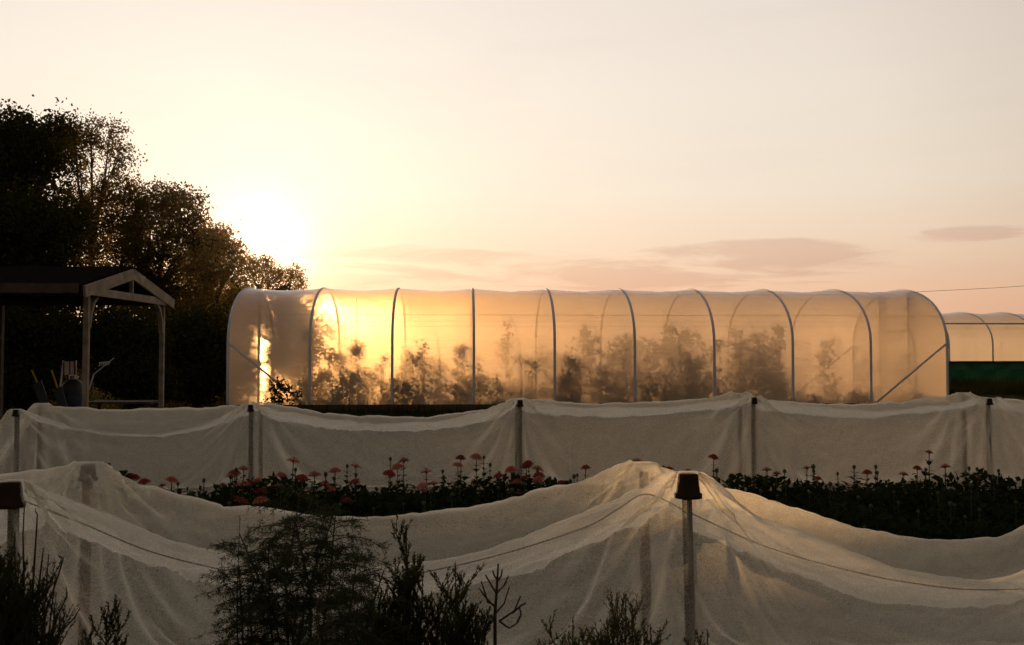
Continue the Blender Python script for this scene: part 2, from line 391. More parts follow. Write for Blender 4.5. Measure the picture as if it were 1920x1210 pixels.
tree('small_tree', 'mid-height tree with ragged crown beside the low sun', 'tree', gnd(400, 30.5),
     blobs_px([(400, 440, 30, 0), (412, 470, 38, 1), (375, 500, 50, 0), (430, 510, 40, 0), (400, 560, 60, 0), (440, 470, 22, 1), (350, 620, 70, 0), (415, 640, 55, 0)], 30.5),
     820, 24, .095, M['leaf_sunny'], .15, .10, twigs=110, shell=.3)
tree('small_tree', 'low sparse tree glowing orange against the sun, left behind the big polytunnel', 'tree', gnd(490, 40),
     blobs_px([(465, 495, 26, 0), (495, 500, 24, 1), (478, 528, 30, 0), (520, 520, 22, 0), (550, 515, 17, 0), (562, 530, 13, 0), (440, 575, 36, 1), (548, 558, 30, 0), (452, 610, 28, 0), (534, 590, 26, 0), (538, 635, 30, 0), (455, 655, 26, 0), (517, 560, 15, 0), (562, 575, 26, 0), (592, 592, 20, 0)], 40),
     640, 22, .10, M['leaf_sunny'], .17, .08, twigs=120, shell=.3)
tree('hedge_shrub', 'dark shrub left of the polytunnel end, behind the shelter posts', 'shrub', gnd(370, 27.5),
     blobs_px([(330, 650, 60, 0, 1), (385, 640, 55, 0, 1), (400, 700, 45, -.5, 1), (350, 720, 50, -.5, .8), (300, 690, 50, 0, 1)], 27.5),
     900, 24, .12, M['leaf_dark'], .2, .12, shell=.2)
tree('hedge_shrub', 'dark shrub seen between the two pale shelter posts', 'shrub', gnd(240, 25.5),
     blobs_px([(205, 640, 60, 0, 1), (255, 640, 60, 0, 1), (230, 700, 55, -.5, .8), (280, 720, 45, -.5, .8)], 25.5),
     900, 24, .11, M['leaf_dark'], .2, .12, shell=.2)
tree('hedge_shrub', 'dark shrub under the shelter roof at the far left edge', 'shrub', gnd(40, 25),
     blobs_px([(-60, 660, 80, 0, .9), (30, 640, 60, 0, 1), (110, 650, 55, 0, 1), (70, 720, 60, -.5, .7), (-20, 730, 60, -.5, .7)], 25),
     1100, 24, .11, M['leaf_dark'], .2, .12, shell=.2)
tree('hedge_shrub', 'added sun-blocking shrub behind the left end bay of the big polytunnel', 'shrub', gnd(545, 34),  # added to block low sun so the end bay stays evenly grey
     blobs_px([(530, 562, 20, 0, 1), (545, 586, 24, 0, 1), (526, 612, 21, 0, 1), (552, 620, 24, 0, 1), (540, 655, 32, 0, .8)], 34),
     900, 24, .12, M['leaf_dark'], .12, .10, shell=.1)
tree('hedge_shrub', 'added sun-blocking shrub just outside the left end wall of the big polytunnel', 'shrub', gnd(448, 34),  # second added sun blocker, leaving a gap for the doorway's light patch
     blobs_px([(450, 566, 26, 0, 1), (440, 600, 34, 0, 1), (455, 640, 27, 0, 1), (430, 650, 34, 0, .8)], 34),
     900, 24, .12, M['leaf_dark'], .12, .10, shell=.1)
# far hedge line beyond the tunnels
C = []
for x in np.arange(-60, 130, .55):
    h = 2.0 + .7 * math.sin(x * .31) + .5 * math.sin(x * .83 + 1)
    k = int(40 * h)
    C.append(np.stack([x + rng.normal(0, .5, k), 95 + rng.normal(0, .8, k), rng.uniform(0, h, k) ** 1.0], 1))
tag(foliage('far_hedge', np.concatenate(C), .42, M['leaf_dark'], None, .7), 'long low dark hedge far behind the polytunnels', 'hedge', kind='stuff')

# ------------------------------------------------------------------ polytunnels
def profile(w, hs, H, n=26, inner=0.0):
    """half-width w, straight leg height hs, ridge height H; y,z list from near foot over the ridge"""
    pts = [(-w, z) for z in np.linspace(0, hs, 6)[:-1]]
    for a in np.linspace(math.pi, 0, n):
        c, s_ = math.cos(a), math.sin(a)
        pts.append((np.sign(c) * abs(c) ** .92 * w, hs + s_ ** .96 * (H - hs)))
    pts += [(w, z) for z in np.linspace(hs, 0, 6)[1:]]
    P = np.array(pts); P[:, 0] *= 1 - inner / w; P[:, 1] *= 1 - inner / H
    return P
def tunnel(label, X0, X1, Yn, w, hs, H, nb, film, door=None, brace=True, rail=None, skirt=None, detail=True):
    yc = Yn + w
    t = thing('polytunnel', label, 'polytunnel', ((X0 + X1) / 2, yc, 0))
    ox, oy = (X0 + X1) / 2, yc
    P = profile(w, hs, H); Pi = profile(w, hs, H, inner=.006)
    # film: sags between hoops
    nu = nb * 14 + 1
    U = np.linspace(X0, X1, nu); V = []
    for u in U:
        fr = (u - X0) / (X1 - X0) * nb; ph = abs(math.sin(math.pi * fr)) ** 1.0
        for k, (y, z) in enumerate(P):
            zz = (z - hs) / (H - hs) if z > hs else 0
            sag = ph * (.045 * zz ** 2 + .02 * (z > .3))
            wr = .020 * math.sin(u * 9 + z * 14 + math.sin(u * 3.1) * 2) * ph * zz * (1 - .5 * zz)
            wr += .009 * math.sin(z * 37 + u * 2.3 + 2 * math.sin(u * 1.3)) * ph * (z > .3)
            sc = 1 - (sag + wr) / max(w, 1)
            V.append((u - ox, y * sc, z - (sag + wr) * zz))
    m = len(P)
    Fc = [(i * m + k, (i + 1) * m + k, (i + 1) * m + k + 1, i * m + k + 1) for i in range(nu - 1) for k in range(m - 1)]
    tag(mesh_obj('cover', V, Fc, film, t, True), 'clouded plastic film stretched over the hoops')
    for i in range(nb + 1):
        x = X0 + (X1 - X0) * i / nb - ox
        off = .03 if i == 0 else (-.03 if i == nb else 0)
        MB().tube([(x + off, y, z) for y, z in Pi], .036, 8).build('hoop', M['steel'], t, True)
    # end walls
    for s_, x in ((0, X0), (1, X1)):
        x = x - ox + (.012 if s_ == 0 else -.012)
        dy0, dy1, dh0, dh1 = (door if (door and s_ == 0) else (-.9, .9, 2.1, 2.1))
        mb = MB()
        Y = np.unique(np.round(np.concatenate([np.linspace(-w, w, 41), [dy0, dy1]]), 5))
        def top(y): 
            arc = [(abs(yy - y), zz) for yy, zz in P[5:-5]]
            a = sorted(arc)[:2]; return (a[0][1] * a[1][0] + a[1][1] * a[0][0]) / (a[0][0] + a[1][0] + 1e-9)
        for a, b in zip(Y[:-1], Y[1:]):
            if a >= dy0 - 1e-6 and b <= dy1 + 1e-6:
                if s_ == 0 and door:
                    f0 = (a - dy0) / (dy1 - dy0); f1 = (b - dy0) / (dy1 - dy0)
                    za, zb = dh0 + (dh1 - dh0) * f0, dh0 + (dh1 - dh0) * f1
                    mb.add([(x, a, za), (x, b, zb), (x, b, top(b)), (x, a, top(a))], [(0, 1, 2, 3)]); continue
            mb.add([(x, a, 0), (x, b, 0), (x, b, top(b)), (x, a, top(a))], [(0, 1, 2, 3)])
        ew = mb.build('end_wall', film, t)
        fr = MB(); xx = x + (.05 if s_ == 0 else -.05)
        fr.bar((xx, dy0 - .04, 0), (xx, dy0 - .04, top(dy0) - .06), .07, .05); fr.bar((xx, dy1 + .04, 0), (xx, dy1 + .04, top(dy1) - .06), .07, .05)
        fr.bar((xx, dy0 - .005, dh0 + .035), (xx, dy1 + .005, dh1 + .035), .05, .06)
        fr.build('door_frame', M['wood_dark'], ew)
    if brace:
        L = (X1 - X0) / nb
        for x, s_ in ((X0, 1), (X1, -1)):
            for yy in (-w + .012, w - .012):
                MB().tube([(x - ox + s_ * .04, yy, hs * .99), (x - ox + s_ * L * .97, yy, .12)], .028, 8).build('diagonal_brace', M['steel'], t, True)
    L = X1 - X0
    pr = MB().tube([(-L / 2 + .03, -w * .86, hs + (H - hs) * .46), (L / 2 - .03, -w * .86, hs + (H - hs) * .46)], .005, 6).tube([(-L / 2 + .03, 0, H - .12), (L / 2 - .03, 0, H - .12)], .022, 6)
    pr.tube([(-L / 2 + .03, -w * .5, 2.35), (L / 2 - .03, -w * .5, 2.35)], .005, 6).tube([(-L / 2 + .03, w * .4, 2.3), (L / 2 - .03, w * .4, 2.3)], .007, 6)
    pr.build('wire', M['steel'], t)
    if rail: MB().tube([(-L / 2, -w * .93, rail), (L / 2, -w * .93, rail)], .035, 8).build('side_rail', M['steel'], t)
    if skirt:
        a, b = skirt
        sk = MB(); xs = np.linspace(-L / 2, L / 2, 160)
        for z0, z1, k in ((a, b, 4),):
            V2 = [(x, -w - .05 - .03 * math.sin(x * 5 + j) * (j % 2), z0 + (z1 - z0) * j / k) for x in xs for j in range(k + 1)]
            F2 = [(i * (k + 1) + j, (i + 1) * (k + 1) + j, (i + 1) * (k + 1) + j + 1, i * (k + 1) + j + 1) for i in range(len(xs) - 1) for j in range(k)]
            sk.add(V2, F2)
        sk.build('skirt', M['green_sheet'], t)
        MB().box((-L / 2, -w - .12, b), (L / 2, -w - .03, b + .07)).build('skirt_rail', M['black'], t)
    else:
        MB().box((-L / 2, -w - .045, 0), (L / 2, -w - .01, .16)).build('base_board', M['wood_dark'], t)
    return t
TX0 = at(425, 668, 25).x; TX1 = at(1778, 668, 25).x
TW = 3.05; TH = at(890, 541, 27.6).z
T1 = tunnel('long glowing polytunnel stretching across the middle of the view', TX0, TX1, 25.0, TW, 1.75, TH, 9, M['film'],
            door=(28.75 - 25 - TW, 30.5 - 25 - TW, 2.35, 2.35))
H2 = at(1805, 586, 42.6).z
x2 = at(1862, 668, 40).x; sp = x2 - at(1780, 668, 40).x
tunnel('second polytunnel with green lower skirt, partly hidden at the right', x2 - 3 * sp, x2 + 7 * sp, 40, 3.0, 1.9, H2, 10, M['film_far'], brace=False,
       rail=at(1830, 607, 40.2).z, skirt=(.0, 1.12))

# plants growing inside the tunnel
def tplant(name, label, cat, px, ytop, wpx, Y, dens=1.0, zb=0.0, leaf=.11, cone=False, group='plants growing inside the polytunnel'):
    p = at(px, ytop, Y); h = p.z - zb; w = wpx * Y / F / 2
    t = thing(name, label, cat, (p.x, Y, 0), group)
    k = int(dens * 26 * (h + .3) * (w + .25) * 5)
    z = zb + h * rng.uniform(0, 1, k) ** .9
    f = (z - zb) / h
    ww = w * ((1 - f) ** .7 + .12) if cone else w * (.55 + .6 * np.sin(np.pi * np.clip(f * .8 + .15, 0, 1))) * (.8 + .25 * np.sin(f * 17 + px))
    a = rng.uniform(0, 6.283, k); r = ww * np.sqrt(rng.uniform(0, 1, k))
    T = np.stack([p.x + r * np.cos(a) + .06 * np.sin(f * 9 + px), Y + r * np.sin(a) * .8, z], 1)
    T = T[rng.uniform(0, 1, k) < .15 + .9 * (np.sin(T[:, 0] * 13 + T[:, 2] * 7) * np.sin(T[:, 2] * 11 + px) + .35)]; k = len(T)
    T[:, 0] += rng.normal(0, .05, k) ; L = np.repeat(T, 9, 0) + rng.normal(0, .06, (k * 9, 3))
    L = L[L[:, 2] > .01]
    foliage('foliage', L, leaf, M['tunnel_leaf'], t, .6, (p.x, Y, 0))
    mb = MB(); 
    for j in range(3):
        dx = random.uniform(-.1, .1)
        mb.tube([(0, 0, -.02), (dx * .5, 0, h * .4), (dx, random.uniform(-.05, .05), zb + h * .92)], [.015, .012, .005], 5)
    mb.build('stem', M['stem'], t)
    return t
# hero plants (photo position, top, width)
hero = [
 ('tall_plant', 'broad hazy brown plant mass behind the bay right of centre', 1175, 630, 90, 29.8, .8, .15, False),
 ('tall_plant', 'broad hazy brown plant mass deep in the sixth bay', 1290, 622, 100, 29.8, .8, .15, False),
 ('tall_plant', 'broad hazy plant mass deep behind the seventh hoop', 1420, 628, 110, 29.8, .8, .15, False),
 ('tall_plant', 'broad hazy plant mass deep in the third bay', 800, 668, 90, 29.6, .7, .15, False),
 ('tall_plant', 'broad hazy plant mass deep in the first full bay', 640, 670, 80, 29.6, .7, .15, False),
 ('tall_plant', 'broad hazy plant mass deep in the fifth bay', 1040, 660, 90, 29.6, .7, .15, False),
 ('flowering_plant', 'slim dark upright plant close to the film, left of the second inner hoop', 715, 668, 20, 25.45, 1.5, .06, False),
 ('tomato_plant', 'leafy plant with pale gap around it, just right of the second inner hoop', 768, 655, 46, 26.2, .8, .11, False),
 ('tomato_plant', 'bushy plant filling the second bay of the tunnel', 810, 680, 60, 27.0, 1.0, .12, False),
 ('tomato_plant', 'leafy plant touching the hoop in the middle-left of the tunnel', 868, 645, 40, 25.9, .7, .12, False),
 ('tomato_plant', 'thin leafy plant right of the vertical hoop', 905, 700, 34, 25.6, .9, .09, False),
 ('tall_plant', 'tall blurred spire of leaves in the brightest bay', 948, 600, 24, 28.4, .55, .13, True),
 ('tomato_plant', 'branching plant in the brightest bay', 975, 668, 60, 26.0, .55, .10, False),
 ('tomato_plant', 'dark leafy bush just right of the bright bay hoop', 1062, 668, 48, 25.5, 1.2, .11, False),
 ('tall_plant', 'tall blurred spire of leaves above the dark bush', 1096, 590, 22, 28.2, .55, .13, True),
 ('tomato_plant', 'open branching plant below the blurred spire', 1110, 632, 56, 26.2, .6, .11, False),
 ('tomato_plant', 'leafy plant left of the hoop right of centre', 1150, 660, 50, 27.0, .8, .12, False),
 ('tomato_plant', 'broad brownish plant in the bay right of centre', 1225, 640, 60, 27.8, .9, .13, False),
 ('flowering_plant', 'narrow dark spike in the bay right of centre', 1262, 655, 20, 25.8, 1.1, .08, False),
 ('tall_plant', 'tall hazy plant reaching the shoulder of the tunnel', 1255, 612, 40, 29.4, .5, .14, True),
 ('tomato_plant', 'leafy plant beside the hoop of the sixth bay', 1305, 670, 60, 26.6, .9, .12, False),
 ('tall_plant', 'wide hazy plant right of the sixth hoop', 1385, 612, 60, 28.6, .7, .14, True),
 ('tomato_plant', 'low dark plant in the dim bay on the right', 1400, 665, 80, 26.6, .9, .12, False),
 ('tall_plant', 'tall hazy plant at the hoop before the clear bay', 1458, 615, 30, 28.0, .7, .13, True),
 ('tomato_plant', 'faint thin plant in the clear bay near the right end', 1545, 640, 34, 28.6, .6, .13, False),
 ('tall_plant', 'tall hazy plant in the last bay', 1678, 605, 50, 29.6, .6, .14, True),
 ('tomato_plant', 'upright leafy plant behind the first full hoop', 585, 622, 44, 27.0, 1.0, .12, False),
 ('tomato_plant', 'leaning dark plant right of the first full hoop', 622, 660, 52, 26.0, .9, .12, False),
 ('tomato_plant', 'bushy plant under the hanging basket', 672, 695, 60, 26.2, .9, .11, False),
]
for nm, lb, px, yt, w, Y, dn, lf, cn in hero:
    tplant(nm, lb, 'plant', px, yt, w, Y, dn, 0, lf, cn)
k = 0
for px in range(560, 1760, 24):
    Y = 25.5 + 1.3 * ((k * 7) % 4) + random.uniform(-.2, .2); k += 1
    yt = 702 + random.uniform(-14, 22) if px < 1480 else 736 + random.uniform(-8, 12)
    if 905 < px < 1030: yt += 16
    tplant('bedding_plant', 'low leafy plant in the beds along the bottom of the big polytunnel', 'plant', px + random.uniform(-8, 8), yt, random.uniform(34, 56), Y, .9, 0, .10, False, 'low plants in the polytunnel beds')
VL = ['thin leafy vine pressed near the film just right of the slim dark plant', 'tall thin vine near the film in the middle of the third bay', 'thin vine touching the film right of the vertical hoop', 'short vine near the film below the brightest patch', 'thin vine near the film left of the fifth hoop', 'vine near the film above the dark leafy bush', 'vine near the film left of the sixth hoop', 'thin vine near the film just right of the sixth hoop', 'vine near the film right of the narrow dark spike', 'vine near the film right beside the seventh hoop']
for i_, (px, yt, w_) in enumerate(((735, 690, 30), (790, 640, 24), (895, 676, 26), (930, 690, 30), (1000, 684, 26), (1078, 640, 22), (1130, 672, 30), (1205, 668, 28), (1290, 655, 24), (1345, 640, 26))):
    tplant('vine_plant', VL[i_], 'plant', px, yt, w_, 25.35, .35, .0, .085, False)
# hanging basket
hp = at(668, 655, 25.9)
hb = thing('hanging_basket', 'dark hanging basket of trailing leaves in the bright upper part of the second bay', 'hanging basket', hp)
MB().lathe([(.02, -.12), (.10, -.10), (.15, 0), (.16, .02), (.14, .02)], 14).build('basket', M['wood_dark'], hb, True)
hb_l = rng.normal(0, 1, (420, 3)) * np.array([.09, .09, .13]) + np.array([0, 0, -.02])
foliage('foliage', hb_l, .07, M['tunnel_leaf'], hb)
MB().tube([(0, 0, .02), (.0, 0, .5), (0, 0, 1.35)], .006, 5).build('chain', M['steel'], hb)
# bush just outside the tunnel, left
tplant('bush', 'round dark bush outside the film at the foot of the left brace', 'bush', 525, 714, 66, 24.45, 1.6, 0, .09, False, None)

# grass around the tunnel and in the middle distance
C = []
k = 60000
x = rng.uniform(-16, 22, k); y = np.where(rng.uniform(0, 1, k) < .6, rng.uniform(11.2, 24.7, k), rng.uniform(11.2, 39, k))
keep = ~((y > 24.8) & (y < 31.4) & (x > TX0 - .1) & (x < TX1 + .1))
x, y = x[keep], y[keep]; k = len(x)
h = rng.uniform(.04, .16, k) * (1 + .8 * (y > 24)); dx = rng.normal(0, .04, k); dy = rng.normal(0, .04, k); w = .008
V = np.stack([np.stack([x - w, y, 0 * x - .03], 1), np.stack([x + w, y, 0 * x - .03], 1), np.stack([x + dx, y + dy, h], 1)], 1).reshape(-1, 3)
k2 = 26000
x2 = rng.uniform(6, 34, k2); y2 = rng.uniform(34.5, 39.4, k2); h2 = rng.uniform(.2, .62, k2) * (.8 + .3 * np.sin(x2 * 1.9))
d2 = rng.normal(0, .09, (k2, 2)); w_2 = .016
V2 = np.stack([np.stack([x2 - w_2, y2, 0 * x2 - .03], 1), np.stack([x2 + w_2, y2, 0 * x2 - .03], 1), np.stack([x2 + d2[:, 0], y2 + d2[:, 1], h2], 1)], 1).reshape(-1, 3)
tag(mesh_obj('tall_weeds', V2, np.arange(3 * k2).reshape(-1, 3), M['leaf_dark']), 'dark knee-high weeds along the foot of the second polytunnel', 'weeds', kind='stuff')
tag(mesh_obj('grass', V, np.arange(3 * k).reshape(-1, 3), M['plant_leaf']), 'rough dark grass between the nets and the polytunnels', 'grass', kind='stuff')

# ------------------------------------------------------------------ draped nets (relaxed as cloth)
def interp(line, x):
    return np.interp(x, [p[0] for p in line], [p[1] for p in line])
def line_px(lst, Y): return sorted([(at(a, b, Y).x, at(a, b, Y).z) for a, b in lst])
NG = rng.uniform(-1, 1, (256, 256))
def vnoise(u, v):
    i = np.floor(u).astype(int); j = np.floor(v).astype(int); a = u - i; b = v - j
    a = a * a * (3 - 2 * a); b = b * b * (3 - 2 * b)
    g = lambda p, q_: NG[p % 256, q_ % 256]
    return (g(i, j) * (1 - a) + g(i + 1, j) * a) * (1 - b) + (g(i, j + 1) * (1 - a) + g(i + 1, j + 1) * a) * b
def ridge(n_): return 1 - 2 * np.sqrt(np.abs(n_) + .0025)
def wrinkle(P, w, pegsF, pegsR, nr, ntp, amp):
    """creases running out from each peg and along the sag of the sheet"""
    dv = np.linalg.norm(np.diff(P, axis=1), axis=2); sv = np.concatenate([np.zeros((P.shape[0], 1)), np.cumsum(dv, 1)], 1)
    sv = sv - sv[:, nr:nr + 1]; su = np.repeat(P[:, nr, 0][:, None], P.shape[1], 1)
    Nn = np.cross(np.gradient(P, axis=0), np.gradient(P, axis=1)); Nn /= np.linalg.norm(Nn, axis=2)[..., None] + 1e-9
    h = np.zeros(P.shape[:2]); width = np.median(sv[:, nr + ntp])
    for k, (pg, v0) in enumerate([(p, width) for p in pegsF] + [(p, 0.0) for p in pegsR]):
        du = su - pg[0]; dvv = sv - v0; d = np.hypot(du, dvv) + 1e-6; th = np.arctan2(dvv, du)
        lf = np.clip((d - .06) / .12, 0, 1) * np.exp(-d / .55)
        q1 = ridge(vnoise(th * 4.2 + 17 * k, d * 1.6 + k)); q2 = ridge(vnoise(th * 9 + 5 * k + .6 * vnoise(d * 5, th * 3), d * 2.4))
        h += lf * (.026 * q1 + .012 * q2)
    n1 = vnoise(su * 1.1 + .7 * vnoise(su * 2, sv * 2), sv * 9 + 1.4 * vnoise(su * 1.6 + 9, sv * 1.5))
    n2 = vnoise(su * 2.4 + 40, sv * 19 + 2.2 * vnoise(su * 2.1, sv * 2 + 7))
    near = np.exp(-np.abs(sv - width * .5) / .45)
    h += near * (.025 * ridge(n1) + .007 * ridge(n2)) + .004 * vnoise(su * 4, sv * 4) * .6
    h += (.0022 + .003 * near) * vnoise(su * 24, sv * 24) + (.002 + .005 * near) * ridge(vnoise(su * 6 + 3 + vnoise(su * 3, sv * 3), sv * 15))
    # creases hanging down the front face from the top line
    n3 = vnoise(su * 5 + .5 * vnoise(su, sv * 3), sv * .9 + 3)
    h += .006 * ridge(n3) * np.clip((sv - width) / .4, 0, 1) * .6
    return P + Nn * (h * amp * np.clip(w, .0, 1))[..., None]
def drape(name, label, x0, x1, dx, Yf, Yr, fl, rl, pegsF, pegsR, hemF, hemR, mt, endl=None, steps=70, exc=1.02, peg_r=.05, slack=.5, wr_amp=1.0, cordF=True):
    nxc = int((x1 - x0) / dx) + 1
    xs = np.linspace(x0, x1, nxc)
    zf = interp(fl, xs); zr = interp(rl, xs)
    hmax = max(max(p[1] for p in fl), max(p[1] for p in rl))
    nf = int(hmax / dx * 1.02); ntp = int((Yr - Yf) / dx); nr = nf
    P = np.zeros((nxc, nr + ntp + nf + 1, 3))
    wob = lambda s, a: a * (np.sin(xs * 5.1 + s) + .6 * np.sin(xs * 11.3 + 2 * s) + .4 * np.sin(xs * 23 + s))
    yhr = Yr + hemR + wob(1, .02); yhf = Yf - hemF + wob(4, .03)
    xq = xs.copy(); ef = np.ones(nxc)
    if endl is not None:                      # left end falls to the ground
        e = xs < endl; q = (endl - xs[e]) / (endl - x0)
        xq[e] = endl - (endl - x0) * q * .75
        zf[e] = interp(fl, endl) * (1 - q) + .01; zr[e] = interp(rl, endl) * (1 - q) + .01
    for j in range(nr + 1):
        f = (j / nr); P[:, j] = np.stack([xq, yhr + (Yr - yhr) * f ** .8, zr * f + .005], 1)
    for j in range(1, ntp + 1):
        f = j / ntp; P[:, nr + j] = np.stack([xq, 0 * xs + Yr + (Yf - Yr) * f, zr + (zf - zr) * f - .05 * math.sin(math.pi * f)], 1)
    for j in range(1, nf + 1):
        f = j / nf; P[:, nr + ntp + j] = np.stack([xq, Yf + (yhf - Yf) * f ** 1.2, zf * (1 - f) + .005], 1)
    P0 = P.copy()
    w = np.ones(P.shape[:2])
    w[:, 0] = 0; w[:, -1] = 0
    if endl is None: w[0, :] = 0
    w[-1, :] = 0; w[0, :] = 0
    for (px_, py_, pz_) in pegsF + pegsR:
        d = np.hypot(P[:, :, 0] - px_, P[:, :, 1] - py_)
        mk = (d < peg_r) & (P[:, :, 2] > pz_ * .75)
        P[mk, 2] = pz_ + .004; w[mk] = 0
    # rest lengths
    ru = np.linalg.norm(P0[1:] - P0[:-1], axis=2); ru = np.maximum(ru * .6 + .4 * (xq[1] - xq[0] if endl is None else dx), dx * .9) * exc
    rv0 = np.linalg.norm(P0[:, 1:] - P0[:, :-1], axis=2); rv = rv0 * (1 - slack) + slack * np.maximum(rv0, np.percentile(rv0, 90, axis=0)[None]) 
    rv *= 1.004
    P += rng.normal(0, .002, P.shape) * w[..., None]
    # long-wave puckers
    P[..., 1] += w * .006 * np.sin(P0[..., 0] * 31 + P0[..., 2] * 9 + 2 * np.sin(P0[..., 0] * 7))
    Q = P.copy()
    cf = interp(fl, xs) - .004; cr = interp(rl, xs) - .004
    if endl is not None: cf[xs < endl] = 0; cr[xs < endl] = 0
    def proj(A, B, wa, wb, r, k, only_long=False):
        d = B - A; l = np.sqrt((d * d).sum(-1)) + 1e-9
        c = (l - r) / l
        if only_long: c = np.where(c > 0, c, c * .10)
        ws = wa + wb + 1e-9
        c = (k * c)[..., None] * d
        A += c * (wa / ws)[..., None]; B -= c * (wb / ws)[..., None]
    def con(sl_a, sl_b, r, k, ol=False):
        A = P[sl_a].copy(); B = P[sl_b].copy()
        proj(A, B, w[sl_a], w[sl_b], r, k, ol); P[sl_a] = A; P[sl_b] = B
    s_ = slice
    dg = np.sqrt(ru[:, :-1] ** 2 + rv[:-1] ** 2)
    for st in range(steps):
        vel = (P - Q) * .93; Q = P.copy()
        P += vel * w[..., None]; P[..., 2] -= w * .00032 * (dx / .016)
        for it in range(5):
            for o in (0, 1):
                na = (P.shape[0] - o) // 2
                a = (s_(o, o + 2 * na - 1, 2), s_(None)); b = (s_(o + 1, o + 2 * na, 2), s_(None))
                con(a, b, ru[o::2][:na], 1.0)
                na = (P.shape[1] - o) // 2
                a = (s_(None), s_(o, o + 2 * na - 1, 2)); b = (s_(None), s_(o + 1, o + 2 * na, 2))
                con(a, b, rv[:, o::2][:, :na], 1.0)
            for o in (0, 1):
                na = (P.shape[0] - o) // 2
                con((s_(o, o + 2 * na - 1, 2), s_(0, -1)), (s_(o + 1, o + 2 * na, 2), s_(1, None)), dg[o::2][:na], .25)
                con((s_(o, o + 2 * na - 1, 2), s_(1, None)), (s_(o + 1, o + 2 * na, 2), s_(0, -1)), dg[o::2][:na], .25)
            # weak bending
            for ax in (0, 1):
                for o in (0, 1, 2, 3):
                    n_ = (P.shape[ax] - 2 - o + 3) // 4
                    if n_ <= 0: continue
                    ia = s_(o, o + 4 * (n_ - 1) + 1, 4); ib = s_(o + 2, o + 2 + 4 * (n_ - 1) + 1, 4)
                    if ax == 0:
                        r = (ru[:-1] + ru[1:])[o::4][:n_]; con((ia, s_(None)), (ib, s_(None)), r, .06)
                    else:
                        r = (rv[:, :-1] + rv[:, 1:])[:, o::4][:, :n_]; con((s_(None), ia), (s_(None), ib), r, .06)
            P[:, nr, 2] = np.maximum(P[:, nr, 2], cr); 
            if cordF: P[:, nr + ntp, 2] = np.maximum(P[:, nr + ntp, 2], cf)
            else:
                for k_ in range(-7, 8): P[:, nr + ntp + k_, 2] = np.maximum(P[:, nr + ntp + k_, 2], cf - .03 - .0011 * k_ * k_)
            
            P[:, nr, 1] += (Yr - P[:, nr, 1]) * .15 * w[:, nr]; P[:, nr + ntp, 1] += (Yf - P[:, nr + ntp, 1]) * (.15 if cordF else .01) * w[:, nr + ntp]
            P[..., 2] = np.maximum(P[..., 2], .004)
    P = wrinkle(P, w, pegsF, pegsR, nr, ntp, wr_amp)
    V = P.reshape(-1, 3); a, b = P.shape[:2]
    I = np.arange(a * b).reshape(a, b)
    Fc = np.stack([I[:-1, :-1], I[:-1, 1:], I[1:, 1:], I[1:, :-1]], -1).reshape(-1, 4)
    o = mesh_obj(name, V, Fc, mt, smooth=True)
    return tag(o, label, 'crop net')

YF, YR = 3.67, 4.49
fF = line_px([(20, 903), (60, 912), (150, 945), (300, 1005), (500, 1055), (700, 1062), (900, 1030), (1000, 997), (1100, 955), (1200, 912), (1250, 893), (1290, 886), (1350, 905), (1400, 932), (1500, 985), (1600, 1030), (1700, 1062), (1868, 1085), (2470, 930)], YF)
fR = line_px([(165, 868), (200, 880), (260, 905), (330, 928), (430, 950), (540, 963), (640, 968), (800, 962), (900, 950), (960, 938), (1010, 921), (1060, 908), (1110, 892), (1160, 877), (1207, 868), (1260, 888), (1330, 905), (1400, 927), (1500, 958), (1600, 985), (1700, 1006), (1780, 1008), (1868, 1003), (2180, 890)], YR)
xl = fF[0][0] - 2.5; fF = [(xl, fF[0][1]), (xl + .8, .72), (xl + 1.4, .68)] + fF
xlr = fR[0][0] - 2.5; fR = [(xlr, fR[0][1]), (xlr + 1.0, .70)] + fR
pf = [at(20, 903, YF), at(1290, 887, YF), at(2470, 930, YF)]; pr_ = [at(165, 868, YR), at(1207, 868, YR), at(2180, 890, YR)]
drape('crop_net', 'pale insect net tented over upturned pots in the foreground', xl + .3, pf[2].x + .1, .0165, YF, YR, fF, fR,
      [tuple(p) for p in pf], [tuple(p) for p in pr_], .035, .10, M['net_front'], steps=80, cordF=False)
YF2, YR2 = 9.9, 10.41
bF = line_px([(30, 768), (60, 780), (130, 800), (200, 812), (290, 816), (380, 798), (430, 774), (470, 759), (520, 770), (600, 785), (700, 795), (850, 786), (930, 765), (975, 750), (1020, 757), (1100, 764), (1250, 762), (1350, 752), (1414, 745), (1470, 757), (1560, 766), (1650, 769), (1780, 758), (1855, 747), (1950, 762), (2080, 768), (2295, 748)], YF2)
bR = line_px([(75, 757), (110, 763), (200, 767), (330, 766), (400, 764), (440, 759), (480, 756), (520, 762), (600, 773), (700, 781), (800, 782), (900, 770), (940, 758), (969, 748), (1010, 752), (1100, 757), (1250, 752), (1340, 744), (1387, 738), (1430, 747), (1500, 755), (1600, 758), (1700, 753), (1760, 743), (1807, 737), (1860, 746), (1960, 756), (2060, 757), (2230, 742)], YR2)
pf2 = [at(a, b, YF2) for a, b in ((30, 768), (470, 759), (975, 750), (1414, 745), (1855, 747), (2295, 748))]
pr2 = [at(a, b, YR2) for a, b in ((75, 757), (490, 757), (969, 748), (1387, 738), (1807, 737), (2230, 742))]
drape('crop_net', 'long white insect net over a row of posts beyond the flower bed', pf2[0].x - .75, pf2[-1].x, .030, YF2, YR2, bF, bR,
      [tuple(p) for p in pf2], [tuple(p) for p in pr2], .07, .15, M['net_back'], endl=pf2[0].x - .05, steps=60, peg_r=.06, slack=.35, wr_amp=.9)

